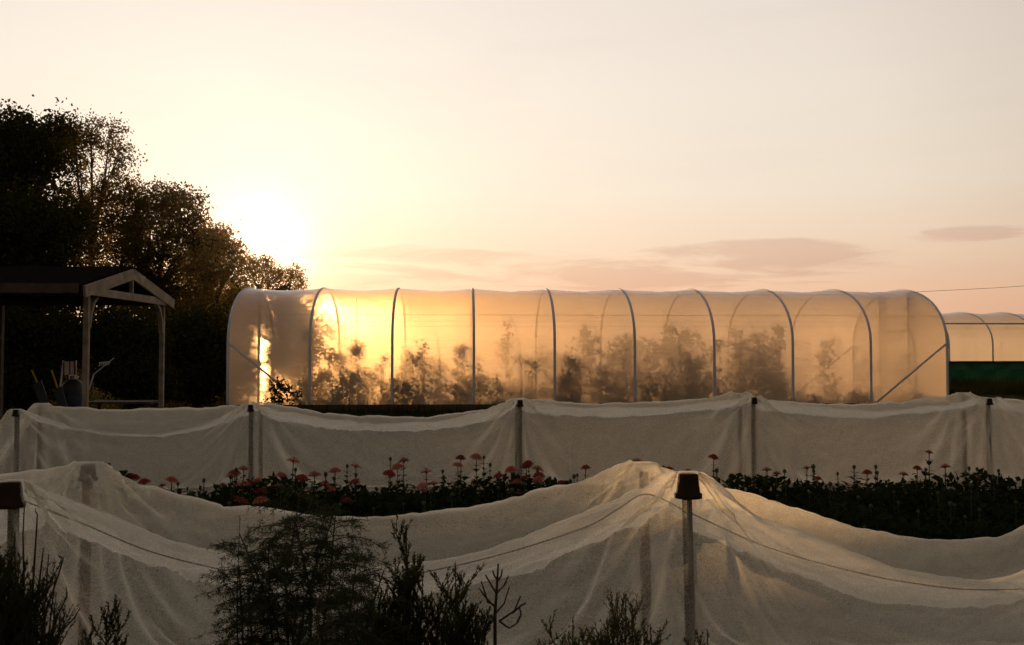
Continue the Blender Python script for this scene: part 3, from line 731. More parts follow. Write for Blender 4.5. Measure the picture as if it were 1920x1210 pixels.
# posts and the pots on them
def post(label, p, lean=0.0, mt='post', r=.021, top=0.0):
    z = p.z - .012
    t = thing('post', label, 'post', (p.x + lean, p.y + (.028 if mt == 'post' else 0), 0), 'posts holding up the nets')
    MB().tube([(0, 0, -.1), (-lean * .5, 0, z * .5), (-lean, 0, z + top)], [r, r * .98, r * .92], 12).build('shaft', M[mt], t, True)
    t.children[0].name = 'shaft'
    return t
def pot(label, p, s=1.0):
    t = thing('plant_pot', label, 'plant pot', (p.x, p.y, p.z - .094 * s), 'upturned pots on the net posts')
    MB().lathe([(.047 * s, .0), (.049 * s, 0), (.050 * s, .016 * s), (.0455 * s, .018 * s), (.037 * s, .088 * s), (.034 * s, .091 * s), (.0, .091 * s)], 24).build('pot_wall', M['pot'], t, True)
    MB().lathe([(.0495 * s, -.001), (.0525 * s, 0), (.0525 * s, .016 * s), (.0475 * s, .019 * s)], 24).build('rim', M['pot'], t, True)
    return t
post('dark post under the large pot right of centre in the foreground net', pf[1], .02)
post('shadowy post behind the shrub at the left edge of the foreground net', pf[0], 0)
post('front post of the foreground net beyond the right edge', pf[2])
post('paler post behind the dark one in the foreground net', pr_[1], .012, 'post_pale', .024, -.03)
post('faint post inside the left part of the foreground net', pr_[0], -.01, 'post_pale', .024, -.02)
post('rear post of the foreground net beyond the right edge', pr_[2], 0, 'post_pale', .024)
pot('large upturned brown pot on the dark post right of centre in the foreground', pf[1], 1.0)
pot('large upturned brown pot at the left edge of the foreground', pf[0], 1.0)
pot('upturned pot on the foreground post beyond the right edge', pf[2], 1.0)
pot('upturned pot under the left rear peak of the foreground net', pr_[0] - Vector((0, 0, .004)), .8)
nf_ = ['at the left end', 'above the left zinnias', 'in the middle', 'right of the foreground peak', 'near the right edge', 'beyond the right edge']
for i, (a, b) in enumerate(zip(pf2, pr2)):
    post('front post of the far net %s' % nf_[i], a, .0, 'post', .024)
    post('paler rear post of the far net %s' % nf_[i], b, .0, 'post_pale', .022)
    pot('small upturned pot on the far net front post %s' % nf_[i], a, .72)
def smooth_line(p, k=8):
    o = []
    for i in range(len(p) - 1):
        a, b, c, d = p[max(i - 1, 0)], p[i], p[i + 1], p[min(i + 2, len(p) - 1)]
        for j in range(k):
            t = j / k
            o.append(.5 * ((2 * b) + (c - a) * t + (2 * a - 5 * b + 4 * c - d) * t * t + (3 * b - a - 3 * c + d) * t ** 3))
    return o + [p[-1]]
# cord strung inside the foreground net
cp = smooth_line([at(a, b, YF + .10) for a, b in ((20, 930), (150, 980), (300, 1040), (500, 1082), (700, 1086), (830, 1066), (960, 1034), (1100, 988), (1160, 954), (1213, 927), (1290, 960), (1380, 1002), (1450, 1030), (1560, 1062), (1700, 1092), (1868, 1106), (2150, 1080), (2470, 960))])
tag(MB().tube(cp, .0026, 6).build('cord', M['cord'], None, True), 'thin dark cord sagging between the posts inside the foreground net', 'cord')
for i, (a, b, c_, d_, lab) in enumerate(((1470, 828, 1486, 865, 'bent pale pipe end showing through the far net on the right'), (1067, 830, 1070, 880, 'upright pale pipe showing through the middle of the far net'), (136, 848, 120, 885, 'bent pale pipe end showing through the left end of the far net'))):
    p0 = at(a, b, YF2 + .14 - (.0 if i else .10)); p1 = at(c_, d_, YF2 + .16)
    tag(MB().tube([(p1.x + .04 * (1 if i != 1 else 0), p1.y, 0), p1, p0.lerp(p1, .4) + Vector((0, 0, .02)), p0], .007, 6).build('irrigation_pipe', M['pipe'], None, True), lab, 'pipe')

# ------------------------------------------------------------------ zinnia bed
def leaf_mesh(mb, p, d, n_, L, w):
    d = Vector(d).normalized(); n_ = Vector(n_); s_ = d.cross(n_).normalized(); n2 = s_.cross(d)
    P = [p]; W_ = (.0, .8, 1.0, .72, 0); prev = None
    for i, wi in enumerate(W_):
        f = i / 4; c = Vector(p) + d * L * f - n2 * (-.10 * L * math.sin(f * 3.0)) - Vector((0, 0, 1)) * L * .28 * f * f
        row = (c - s_ * w * wi / 2 + n2 * w * .12 * wi, c, c + s_ * w * wi / 2 + n2 * w * .12 * wi)
        if prev:
            b = len(mb.V); mb.V += [tuple(v) for v in prev + row]; mb.F += [(b, b + 1, b + 4, b + 3), (b + 1, b + 2, b + 5, b + 4)]
        prev = row
def head_mesh(mb, c, r, tilt):
    """domed zinnia head: rings of petals"""
    Rt = Matrix.Rotation(tilt[0], 3, 'X') @ Matrix.Rotation(tilt[1], 3, 'Y')
    for ring, (rr, n_, z0, dr) in enumerate(((1.0, 15, 0.0, -.14), (.88, 13, .11, -.04), (.68, 11, .22, .04), (.44, 8, .33, .10))):
        for k in range(n_):
            a = 2 * math.pi * (k + .5 * (ring % 2)) / n_ + random.uniform(-.08, .08)
            R1 = r * rr * random.uniform(.9, 1.08); w = R1 * 2.2 * math.pi / n_ * .62
            dx, dy = math.cos(a), math.sin(a)
            pts = []
            for f, wf in ((.15, .3), (.6, 1.0), (.9, .95), (1.0, .5)):
                rad = R1 * f; z = r * (z0 + dr * f * f + .10 * math.sin(f * 3))
                for s_ in (-1, 1):
                    pts.append(Vector(c) + Rt @ Vector((dx * rad - dy * s_ * w * wf / 2, dy * rad + dx * s_ * w * wf / 2, z)))
            b = len(mb.V); mb.V += [tuple(v) for v in pts]
            mb.F += [(b, b + 1, b + 3, b + 2), (b + 2, b + 3, b + 5, b + 4), (b + 4, b + 5, b + 7, b + 6)]
def zinnia(H, nh=1, col='petal', bushy=1.0, hr=.042, bud=False, spread=.12):
    t = thing('zinnia', 'x', 'flower')
    st = MB(); lf = MB(); heads = []
    for i in range(nh):
        a = random.uniform(0, 6.28) if i else 0
        tipx = (spread * math.cos(a) * random.uniform(.5, 1)) if i else 0
        tipy = spread * math.sin(a) if i else 0
        h = H * (random.uniform(.72, .93) if i else 1.0)
        tip = Vector((tipx, tipy, h)); s0 = Vector((0, 0, 0 if not i else H * .3))
        mid = s0.lerp(tip, .5) + Vector((tipx * .3 + random.uniform(-.01, .01), 0, 0))
        st.tube([s0 - Vector((0, 0, .03)), mid, tip], [.006, .005, .0035], 6)
        heads.append(tip)
        z = h - .05 - (.03 if not bud else 0)
        while z > .10:
            f = (z / h); p = (s0.lerp(mid, f * 2) if f < .5 else mid.lerp(tip, f * 2 - 1)) if not i else mid.lerp(tip, max(0, min(1, (z - mid.z) / max(.01, tip.z - mid.z))))
            if i and z < mid.z: break
            a = random.uniform(0, 6.28); Lf = random.uniform(.05, .095) * (1.0 if f < .8 else .6)
            for k in range(2):
                d = (math.cos(a + k * 3.14), math.sin(a + k * 3.14), random.uniform(.2, .9))
                leaf_mesh(lf, p, d, (0, 0, 1), Lf, Lf * .5)
            z -= random.uniform(.035, .06) / bushy
    # lower leafy mass
    k = int(26 * bushy)
    for i in range(k):
        a = random.uniform(0, 6.28); r = random.uniform(.02, .15); z = random.uniform(.03, H * .66)
        leaf_mesh(lf, Vector((r * math.cos(a), r * math.sin(a), z)), (math.cos(a), math.sin(a), random.uniform(.0, 1.1)), (0, 0, 1), random.uniform(.06, .11), random.uniform(.03, .055))
    st.build('stem', M['stem'], t); lf.build('leaves', M['plant_leaf'], t)
    for i, tip in enumerate(heads):
        hm = MB()
        if bud and i == 0:
            hm.lathe([(.002, -.01), (.011, .0), (.013, .012), (.009, .024), (.002, .028)], 10, tip); hm.build('flower_bud', M['stem'], t, True); continue
        hm.lathe([(.002, -.022), (.012, -.014), (.014, -.002), (.004, .002)], 8, tip)
        head_mesh(hm, tip + Vector((0, 0, -.005)), hr * random.uniform(.85, 1.1), (random.uniform(-.25, .35), random.uniform(-.25, .25)))
        hm.build('flower_head', M[col], t)
    return t
heroes = [  # photo position of the topmost head, depth, heads, petals, label
 (175, 868, 8.0, 1, 'petal_red', 'dark red zinnia head peeking over the left peak of the foreground net'),
 (205, 872, 8.2, 1, 'bud', 'thin zinnia bud left of the big dark leaf near the left peak'),
 (252, 892, 8.0, 1, 'petal_red', 'dark red zinnia right of the big dark leaf at the left'),
 (322, 897, 8.0, 2, 'petal', 'coral zinnia at the left start of the flower row'),
 (300, 917, 7.6, 1, 'petal', 'low coral zinnia just above the net edge on the left'),
 (457, 876, 8.0, 2, 'petal', 'coral zinnia pair left of the second far post'),
 (440, 884, 8.4, 1, 'petal_red', 'small dark zinnia beside the pair left of the second far post'),
 (455, 905, 7.2, 1, 'petal', 'low coral zinnia left of the feathery bush top'),
 (550, 861, 8.0, 1, 'petal', 'tall coral zinnia above the feathery bush'),
 (527, 888, 8.0, 2, 'petal', 'wide coral zinnia below left of the tall one over the bush'),
 (590, 887, 8.1, 1, 'petal', 'small flat coral zinnia right of the feathery bush top'),
 (567, 893, 7.6, 1, 'petal_red', 'low red zinnia directly above the feathery bush'),
 (488, 935, 6.3, 2, 'petal', 'large low coral zinnia against the dark leaves, left of the bush'),
 (453, 936, 6.4, 1, 'petal_red', 'small low red zinnia against the dark leaves at the left'),
 (628, 880, 7.9, 2, 'petal', 'coral zinnia over a larger red one, right of the feathery bush'),
 (651, 874, 8.2, 1, 'bud', 'zinnia bud right of the stacked coral and red heads'),
 (667, 871, 8.1, 1, 'petal', 'upright coral zinnia, second bloom right of the bush'),
 (665, 901, 7.4, 2, 'petal_red', 'low reddish zinnia under the second bloom right of the bush'),
 (732, 861, 8.3, 1, 'bud', 'tall zinnia bud above the leafy stems left of the middle'),
 (757, 861, 8.2, 1, 'petal_red', 'tall slim dark zinnia left of the middle'),
 (745, 873, 7.9, 1, 'petal', 'coral zinnia beside the tall slim dark one'),
 (730, 885, 7.8, 1, 'petal_red', 'red zinnia under the coral one left of the middle'),
 (799, 881, 8.0, 1, 'petal', 'flat coral zinnia alone between two tall groups'),
 (792, 907, 7.5, 2, 'petal_pink', 'low pink zinnia under the flat lone coral one'),
 (830, 884, 8.3, 1, 'bud', 'leafy zinnia bud between the lone coral head and the tallest one'),
 (864, 856, 8.3, 1, 'petal_red', 'small dark zinnia just left of the tallest coral head'),
 (858, 869, 8.0, 1, 'petal_pink', 'pale pink zinnia under the small dark one near the middle'),
 (893, 854, 8.0, 1, 'petal', 'tallest coral zinnia left of the middle post'),
 (907, 858, 8.2, 1, 'bud', 'round zinnia bud beside the tallest coral head'),
 (919, 872, 8.1, 1, 'bud', 'leafy bud stem between the tallest head and the middle post'),
 (958, 878, 8.0, 2, 'petal', 'coral zinnia immediately left of the middle post'),
 (935, 890, 7.7, 1, 'petal_red', 'low red zinnia left of the middle post'),
 (991, 866, 8.1, 3, 'petal_red', 'dark red zinnia cluster immediately right of the middle post'),
 (1008, 876, 7.9, 2, 'petal', 'coral zinnia bushy at the right end of the middle group'),
 (1098, 874, 8.1, 1, 'petal_red', 'lone dark zinnia over the rising net edge, right of the middle'),
 (1196, 862, 7.6, 1, 'petal_red', 'dark red zinnia touching the tip of the main net peak'),
 (1254, 878, 7.9, 1, 'petal_red', 'small dark zinnia between the net peak and the large pot'),
 (1290, 882, 7.8, 1, 'petal_red', 'red zinnia directly behind the large pot'),
 (1338, 854, 8.1, 1, 'petal_red', 'tall leafy dark zinnia right of the large pot'),
 (1438, 878, 8.1, 1, 'petal_red', 'dark zinnia just right of the slim far post, left of its pair'),
 (1456, 885, 7.9, 1, 'petal_red', 'round dark red zinnia, right of its pair by the slim far post'),
 (1513, 874, 8.1, 2, 'petal_red', 'dark zinnia with a lower red head, third group right of the pot'),
 (1626, 883, 8.0, 1, 'petal_red', 'dark double zinnia in the middle of the right-hand bed'),
 (1645, 887, 8.2, 1, 'bud', 'thin zinnia bud in the middle of the right-hand bed'),
 (1694, 886, 7.9, 1, 'petal_red', 'wide dark zinnia left of the tall leafy stem on the right'),
 (1720, 875, 8.1, 1, 'petal_red', 'flat dark zinnia touching the tall leafy stem on the right'),
 (1742, 845, 8.2, 1, 'petal_red', 'tallest leafy zinnia stem on the right side'),
 (1772, 872, 8.0, 1, 'petal_red', 'dark zinnia right of the tallest leafy stem'),
 (1832, 880, 8.2, 1, 'bud', 'pointed leafy bud near the right end of the far net'),
]
for px, py, Y, nh, c_, lb in heroes:
    p = at(px, py, Y)
    t = zinnia(p.z - .01, nh, 'petal' if c_ == 'bud' else c_, 1.0, (.054 if px < 1400 else .046) if c_ != 'petal' else .061, c_ == 'bud')
    t.location = (p.x, Y, 0); t['label'] = lb; t['group'] = 'zinnias in the bed between the nets'
protos = [zinnia(.44, 1, 'petal', 1.7, .045), zinnia(.42, 2, 'petal_red', 1.8, .045), zinnia(.45, 1, 'petal_red', 1.7, .04, True), zinnia(.40, 1, 'petal_red', 1.9, .04, True)]
first = [True] * 4; k = 0
fill = []
for row, (Y, x_a, x_b, step) in enumerate(((6.35, -2.6, 4.6, .20), (6.9, -2.8, 5.0, .20), (7.5, -3.1, 5.4, .19), (8.15, -2.7, 6.0, .17))):
    for x in np.arange(x_a, x_b, step): fill.append((x + random.uniform(-.06, .06), Y + random.uniform(-.2, .2), row))
for x, y, row in fill:
    i = random.choice((0, 1, 2, 3, 2, 3, 3) if x < 1.6 else (2, 3, 3, 3, 3, 2)); k += 1
    o = protos[i] if first[i] else copy_tree(protos[i]); first[i] = False
    hmax = (.40, .44, .46, .43)[row]
    s_ = hmax / .44 * random.uniform(.72, 1.14)
    if row == 3 and x < -2.0: s_ *= .8
    o.location = (x, y, 0); o.rotation_euler.z = random.uniform(0, 6.28); o.scale = (s_ * 1.1, s_ * 1.1, s_)
    o['label'] = 'one of the low zinnia plants crowding the dark bed between the two nets'; o['group'] = 'low zinnia plants filling the bed'
# ground-cover leaves closing the bed
k = 26000
x = rng.uniform(-3.6, 6.4, k); y = rng.uniform(6.1, 8.6, k)
z = rng.uniform(.02, .36, k) * (.8 + .3 * np.sin(x * 3.1) * np.sin(y * 4))
tag(foliage('ground_cover', np.stack([x, y, z], 1), .075, M['plant_leaf'], None, .6), 'dense dark low leaves closing the zinnia bed', 'foliage', kind='stuff')
# big dark leaf clump at left
p = at(235, 880, 8.0)
t = thing('leafy_plant', 'broad dark-leaved plant between the left net peak and the zinnias', 'plant', (p.x, 8.0, 0))
lf = MB()
for i in range(60):
    a = random.uniform(0, 6.28); r = random.uniform(0, .07); z = random.uniform(.15, p.z - .05)
    leaf_mesh(lf, Vector((r * math.cos(a), r * math.sin(a), z)), (math.cos(a), math.sin(a), .8), (0, 0, 1), .10, .07)
lf.build('leaves', M['plant_leaf'], t); MB().tube([(0, 0, -.02), (0, 0, p.z - .04)], .006, 6).build('stem', M['stem'], t)

# ------------------------------------------------------------------ shelter on the left
a0 = at(158, 547, 13.2); a1 = at(325, 568, 16.3); ap = at(247, 512, 14.7)
sx = a0.x; zE = a0.z + .02; zA = ap.z
yN, yFm, yM = 13.2, 16.3, 14.72
LEFT = -7.5
sh = thing('timber_shelter', 'open timber shelter with pale gable end and dark roof at the left', 'shelter', (sx, yM, 0))
def rel(x, y, z): return (x - sx, y - yM, z)
xg = lambda y: sx + (a1.x - a0.x) * (y - yN) / (yFm - yN) * 1.0
# bargeboards at the gable
for (ya, za, yb, zb) in ((yN, zE, yM, zA), (yM + .004, zA, yFm, zE)):
    MB().bar(rel(xg(ya), ya, za - .02), rel(xg(yb), yb, zb - .02), .035, .155).build('bargeboard', M['wood_pale'], sh)
yp0, yp1 = 13.45, 16.05
for (y, rot) in ((yp0, 0), (yp1, 0)):
    x = xg(y) - .08
    MB().box(rel(x - .035, y - .035, -.05), rel(x + .035, y + .035, zE + .0)).build('post', M['wood_pale'], sh)
zt = zE + .0
MB().bar(rel(xg(yp0) - .015, yN + .1, zt + .0), rel(xg(yp1) - .015, yFm - .1, zt + .0), .045, .11).build('tie_beam', M['wood_pale'], sh)
MB().bar(rel(xg(yM) - .02, yM, zt + .06), rel(xg(yM) - .02, yM, zA - .1), .05, .05, (1, 0, 0)).build('king_post', M['wood_pale'], sh)
for y, s_ in ((yp0, 1), (yp1, -1)):
    x = xg(y) - .08
    pts = [rel(x, y + s_ * .05, zt - .50), rel(x, y + s_ * .10, zt - .30), rel(x, y + s_ * .20, zt - .14), rel(x, y + s_ * .33, zt - .06)]
    mb = MB()
    for u, v in zip(pts[:-1], pts[1:]): mb.bar(u, v, .045, .07, (1, 0, 0))
    mb.build('curved_brace', M['wood_pale'], sh)
# further posts, wall plates, roof, rafters running left
for x in (sx - 2.4, sx - 4.8, sx + LEFT + .2):
    for y in (yp0, yp1):
        MB().box(rel(x - .05, y - .05, -.05), rel(x + .05, y + .05, zE - .06)).build('post', M['wood_dark'], sh)
for y in (yp0, yp1):
    MB().bar(rel(xg(y) - .14, y, zE - .06 + .055), rel(sx + LEFT, y, zE - .06 + .055), .09, .11).build('wall_plate', M['wood_dark'], sh)
for ya, yb in ((yN - .05, yM), (yFm + .05, yM)):
    zz = zE - .02
    V = [rel(xg(ya) - .03, ya, zz + .06), rel(sx + LEFT - .2, ya, zz + .06), rel(sx + LEFT - .2, yb, zA + .06), rel(xg(yb) - .03, yb, zA + .06)]
    V += [(v[0], v[1], v[2] + .035) for v in V]
    MB().add(V, [(0, 1, 2, 3), (7, 6, 5, 4), (0, 4, 5, 1), (1, 5, 6, 2), (2, 6, 7, 3), (3, 7, 4, 0)]).build('roof', M['felt'], sh)
mb = MB()
for x in np.arange(sx + LEFT + .3, sx - .4, .6):
    for ya in (yN, yFm): mb.bar(rel(x, ya, zE + .0), rel(x, yM, zA + .0), .045, .08)
mb.build('rafter', M['wood_dark'], sh)
MB().bar(rel(sx - .05, yN - .07, zE + .02), rel(sx + LEFT - .2, yN - .07, zE + .02), .02, .13).build('fascia', M['wood_dark'], sh)

# things under the shelter
def table(label, px, Y, w, d, h, mt='wood_dark'):
    p = at(px, HOR, Y); t = thing('table', label, 'table', (p.x, Y, 0))
    mb = MB()
    for k in range(5): mb.box((-w / 2, -d / 2 + k * d / 5 + .006, h - .035), (w / 2, -d / 2 + (k + 1) * d / 5 - .006, h))
    mb.build('table_top', M[mt], t)
    for a in (-1, 1):
        for b in (-1, 1): MB().bar((a * (w / 2 - .08), b * (d / 2 - .08), 0), (a * (w / 2 - .08), b * (d / 2 - .08), h - .04), .06, .06).build('leg', M[mt], t)
    return t
table('dark plank table between the shelter posts', 232, 17.2, 1.15, .7, .62)
def bench(label, px, Y, w):
    p = at(px, HOR, Y); t = thing('bench', label, 'bench', (p.x, Y, 0)); t.rotation_euler.z = .12
    mb = MB()
    for k in range(3): mb.box((-w / 2, -.17 + k * .12, .36), (w / 2, -.07 + k * .12, .395))
    mb.build('seat', M['wood_pale'], t)
    for a in (-1, 1): MB().box((a * (w / 2 - .12) - .03, -.15, 0), (a * (w / 2 - .12) + .03, .16, .357)).build('leg', M['wood_dark'], t)
bench('low slatted bench in front of the dark table', 232, 15.2, .75)
# folding chair with striped cloth
p = at(108, HOR, 14.6); ch = thing('folding_chair', 'high-backed folding chair with white and red striped top under the shelter', 'chair', (p.x, 14.6, 0)); ch.rotation_euler.z = -.25
for i, (c_, a, b) in enumerate((('red', -.24, -.17), ('white', -.17, .0), ('red', .0, .05), ('white', .05, .17), ('red', .17, .24))):
    V = [(a * .45, .27, 1.12), (b * .45, .27, 1.12), (b * .45 - .04, .32, 1.32), (a * .45 - .04, .32, 1.32)]; V += [(x, y + .012, z) for x, y, z in V]
    MB().add(V, [(0, 1, 2, 3), (7, 6, 5, 4), (0, 4, 5, 1), (1, 5, 6, 2), (2, 6, 7, 3), (3, 7, 4, 0)]).build('back_stripe', M[c_], ch)
MB().box((-.24, -.22, .42), (.24, .2, .44)).build('seat', M['red'], ch)
for a in (-.26, .26):
    MB().tube([(a * .42 - .04, .335, 1.33), (a * .5, .2, .6), (a, -.25, 0)], .012, 6).build('back_leg', M['steel'], ch)
    MB().tube([(a, -.24, .43), (a, .28, 0)], .012, 6).build('front_leg', M['steel'], ch)
# kettle barbecue
p = at(138, HOR, 14.4); bq = thing('barbecue', 'round dark kettle barbecue left of the near shelter post', 'barbecue', (p.x, 14.4, 0)); bq.scale = (.62, .62, 1.12)
prof = [(.02, .48)] + [(.30 * math.sin(a), .75 - .26 * math.cos(a)) for a in np.linspace(.2, 1.57, 8)]
MB().lathe(prof, 20).build('bowl', M['blue'], bq, True)
MB().lathe([(.305, .755)] + [(.30 * math.cos(a), .76 + .2 * math.sin(a)) for a in np.linspace(.05, 1.5, 8)] + [(0, .96)], 20).build('lid', M['black'], bq, True)
MB().tube([(-.09, 0, .955), (-.08, 0, 1.0), (.08, 0, 1.0), (.09, 0, .955)], .012, 6).build('lid_handle', M['steel'], bq)
for k in range(3):
    a = 2.1 * k + .4; MB().tube([(.17 * math.cos(a), .17 * math.sin(a), .56), (.33 * math.cos(a), .33 * math.sin(a), 0)], .013, 6).build('leg', M['steel'], bq)
# two yellow-handled tools and a rake
for px, py, px2, py2, lb in ((60, 695, 70, 718, 'short yellow-handled spade leaning left of the folding chair'), (97, 695, 108, 728, 'yellow-handled fork leaning against the folding chair')):
    a = at(px, py, 14.25); b = at(px2, py2, 14.1); g_ = b + (b - a) * ((b.z) / (a.z - b.z)) * .8
    t = thing('garden_tool', lb, 'garden tool', (a.x, a.y, 0))
    MB().tube([a - Vector((a.x, a.y, 0)), b - Vector((a.x, a.y, 0))], .014, 6).build('handle', M['yellow'], t)
    MB().bar(b - Vector((a.x, a.y, 0)), Vector((g_.x - a.x, g_.y - a.y, .0)), .13, .015, (0, 1, 0)).build('blade', M['black'], t)
rk = thing('rake', 'pale metal rake leaning by the near shelter post', 'rake', (at(176, 702, 14.6).x, 14.6, 0))
o_ = Vector((at(176, 702, 14.6).x, 14.6, 0))
MB().tube([Vector((-.35, 0, 0)), at(176, 702, 14.6) - o_, at(213, 672, 14.6) - o_], .009, 6).build('handle', M['steel'], rk)
hm = MB().tube([at(186, 681, 14.6) - o_, at(206, 679, 14.6) - o_], .012, 6)
for k in range(6): q0 = at(187 + k * 3.6, 680.6 - .4 * k, 14.6) - o_; hm.tube([q0, q0 + Vector((0, -.02, -.05))], .004, 4)
hm.build('rake_head', M['pipe'], rk)

# ------------------------------------------------------------------ power line
wp = thing('utility_pole', 'wooden utility pole hidden behind the polytunnel', 'pole', (at(1480, 600, 75).x, 75, 0))
zt_ = at(1480, 566, 75).z
MB().tube([(0, 0, 0), (0, 0, zt_)], [.13, .09], 10).build('shaft', M['bark'], wp)
w2 = at(2120, 520, 75)
wq = thing('utility_pole', 'wooden utility pole beyond the right edge of the photo', 'pole', (w2.x, 75, 0))
MB().tube([(0, 0, 0), (0, 0, w2.z + .3)], [.13, .09], 10).build('shaft', M['bark'], wq)
tag(MB().tube([at(a, b, 75) for a, b in ((1480, 566), (1600, 554), (1740, 546.5), (1868, 540), (2000, 531), (2120, 520))], .016, 5).build('power_line', M['black']), 'thin power line crossing the sky above the right-hand polytunnel', 'power line')

# ------------------------------------------------------------------ foreground shrubs
class Shrub:
    def __init__(s, name, label, px, Y, fmat='fern', cat='shrub', group=None):
        p = at(px, HOR, Y); s.o = Vector((p.x, Y, 0)); s.t = thing(name, label, cat, s.o, group)
        s.st = MB(); s.C = []; s.D = []; s.L = []; s.fm = fmat
    def shoot(s, pts, r0, r1, blade=0, bl=.012, ang=.6, from_=0.0, n=4):
        pts = [Vector(p) for p in pts]
        s.st.tube(pts, [r0 + (r1 - r0) * i / (len(pts) - 1) for i in range(len(pts))], n, False)
        if not blade: return
        seg = [(b - a).length for a, b in zip(pts[:-1], pts[1:])]; L = sum(seg)
        k = max(2, int(blade * L))
        for _ in range(k):
            f = from_ + (1 - from_) * random.random(); d = f * L; i = 0
            while i < len(seg) - 1 and d > seg[i]: d -= seg[i]; i += 1
            p = pts[i].lerp(pts[i + 1], min(1, d / seg[i])); ax = (pts[i + 1] - pts[i]).normalized()
            o = Vector((random.gauss(0, 1), random.gauss(0, 1), random.gauss(0, 1))); o = (o - ax * o.dot(ax)).normalized()
            s.C.append(p); s.D.append((ax * math.cos(ang) + o * math.sin(ang)) * bl * random.uniform(.6, 1.2))
    def build(s, bw=.0016):
        s.st.build('branches', M['twig'], s.t)
        if s.C:
            C = np.array([tuple(c) for c in s.C]); D_ = np.array([tuple(d) for d in s.D]); k = len(C)
            e = rng.normal(size=(k, 3)); dn = D_ / np.linalg.norm(D_, axis=1)[:, None]; e -= dn * (e * dn).sum(1)[:, None]; e /= np.linalg.norm(e, axis=1)[:, None]
            V = np.stack([C, C + D_ * .5 + e * bw * .5, C + D_, C + D_ * .5 - e * bw * .5], 1).reshape(-1, 3)
            mesh_obj('foliage', V, np.arange(4 * k).reshape(-1, 4), M[s.fm], s.t)
        return s.t
def curve(a, d, L, k=4, bend=(0, 0, 0), jit=.02):
    a = Vector(a); d = Vector(d).normalized(); pts = [a]
    for i in range(k):
        d = (d + Vector(bend) / k + Vector((random.gauss(0, jit), random.gauss(0, jit), random.gauss(0, jit)))).normalized()
        pts.append(pts[-1] + d * L / k)
    return pts
def feathery(label, px, Y, ytop, wpx, nst=5, dens=1.0, group='feathery shrubs in the foreground'):
    """asparagus-like: stems carrying drooping plumes of fine threads"""
    s = Shrub('feathery_shrub', label, px, Y, 'fern', 'shrub', group)
    H = at(px, ytop, Y).z; w = wpx * Y / F / 2
    for i in range(nst):
        x = random.uniform(-.4, .4) * w; h = H * (1.0 if i == 0 else random.uniform(.72, .96)); tx = (0 if i == 0 else random.uniform(-.75, .75) * w)
        main = [Vector((x * .3, 0, 0)), Vector((x * .6, random.uniform(-.04, .04), h * .45)), Vector((x * .5 + tx * .5, random.uniform(-.06, .06), h * .8)), Vector((tx, random.uniform(-.08, .08), h))]
        s.shoot(main, .005, .0014, 90, .016, 1.0, .6)
        nb = int(46 * dens)
        for b in range(nb):
            f = .30 + .69 * b / nb
            j = min(2, int(f * 3)); p = main[j].lerp(main[j + 1], f * 3 - j)
            a = random.uniform(0, 6.28)
            L = w * (.8 * (1 - f) ** .45 + .34) * random.uniform(.7, 1.15)
            pts = curve(p, (math.cos(a), math.sin(a) * .8, .55), L, 4, (0, 0, -.75), .05)
            s.shoot(pts, .0016, .0007, 120, .016, 1.0, .1, 3)
            for c in range(int(12 * dens)):
                g_ = random.uniform(.2, 1); jj = min(3, int(g_ * 4)); q = pts[jj].lerp(pts[jj + 1], g_ * 4 - jj)
                dd = (pts[jj + 1] - pts[jj]).normalized()
                pts2 = curve(q, dd + Vector((random.gauss(0, .8), random.gauss(0, .8), random.gauss(-.1, .55))), L * random.uniform(.18, .38), 3, (0, 0, -.35), .08)
                s.shoot(pts2, .0008, .0004, 420, .015, .85, 0, 3)
    return s.build(.0019)
def heathy(label, px, Y, ytop, wpx, nmain=14, fl=170, lean=0.0, spread=1.0, lowest=.35, group='needle-leaved shrubs in the foreground', name='needle_shrub'):
    """upright bottle-brush shoots"""
    s = Shrub(name, label, px, Y, 'fern2', 'shrub', group)
    H = at(px, ytop, Y).z; w = wpx * Y / F / 2
    for i in range(nmain):
        u = random.uniform(-1, 1) if i else 0
        h = H * (1 - .30 * abs(u) ** 1.3) * random.uniform(.84, 1.0) if i else H
        base = Vector((u * w * .25, random.uniform(-.05, .05), 0)); tip = Vector((u * w * spread + lean * h, random.uniform(-.12, .12), h))
        mid = base.lerp(tip, .5) + Vector((-u * w * .15, 0, .02))
        pts = [base, mid, mid.lerp(tip, .5) + Vector((u * .01, 0, .01)), tip]
        s.shoot(pts, .0045, .0012, fl, .013, .45, .45)
        for b in range(13):
            f = random.uniform(lowest, .93); j = min(2, int(f * 3)); p = pts[j].lerp(pts[j + 1], f * 3 - j)
            a = random.uniform(0, 6.28)
            L = random.uniform(.07, .17) * (1.2 - .6 * f)
            q = curve(p, (math.cos(a) * .75, math.sin(a) * .6, 1.0), L, 3, (0, 0, .5), .08)
            s.shoot(q, .0018, .0008, fl * 3.4, .012, .5, .1, 3)
            for c in range(3):
                r = q[1].lerp(q[2], random.random())
                q2 = curve(r, (random.gauss(0, .6), random.gauss(0, .6), 1), L * .5, 2, (0, 0, .3), .05)
                s.shoot(q2, .001, .0006, fl * 3.4, .011, .5, 0, 3)
    return s.build(.0028)
feathery('tall feathery shrub reaching the dark flowers, left of centre', 560, 2.55, 922, 280, 7, .8)
feathery('lower feathery shrub filling the corner right of the tall one', 670, 2.35, 1035, 230, 5, .7)
feathery('thin wispy shrub with a bare leading shoot left of the tall feathery one', 452, 2.5, 1060, 150, 4, .75)
feathery('feathery shrub low in front of the tall one', 600, 2.2, 1110, 240, 4, .55)
s = Shrub('seedling', 'single bare leading shoot rising from the wispy shrub', 452, 2.5, 'fern', 'shoot')
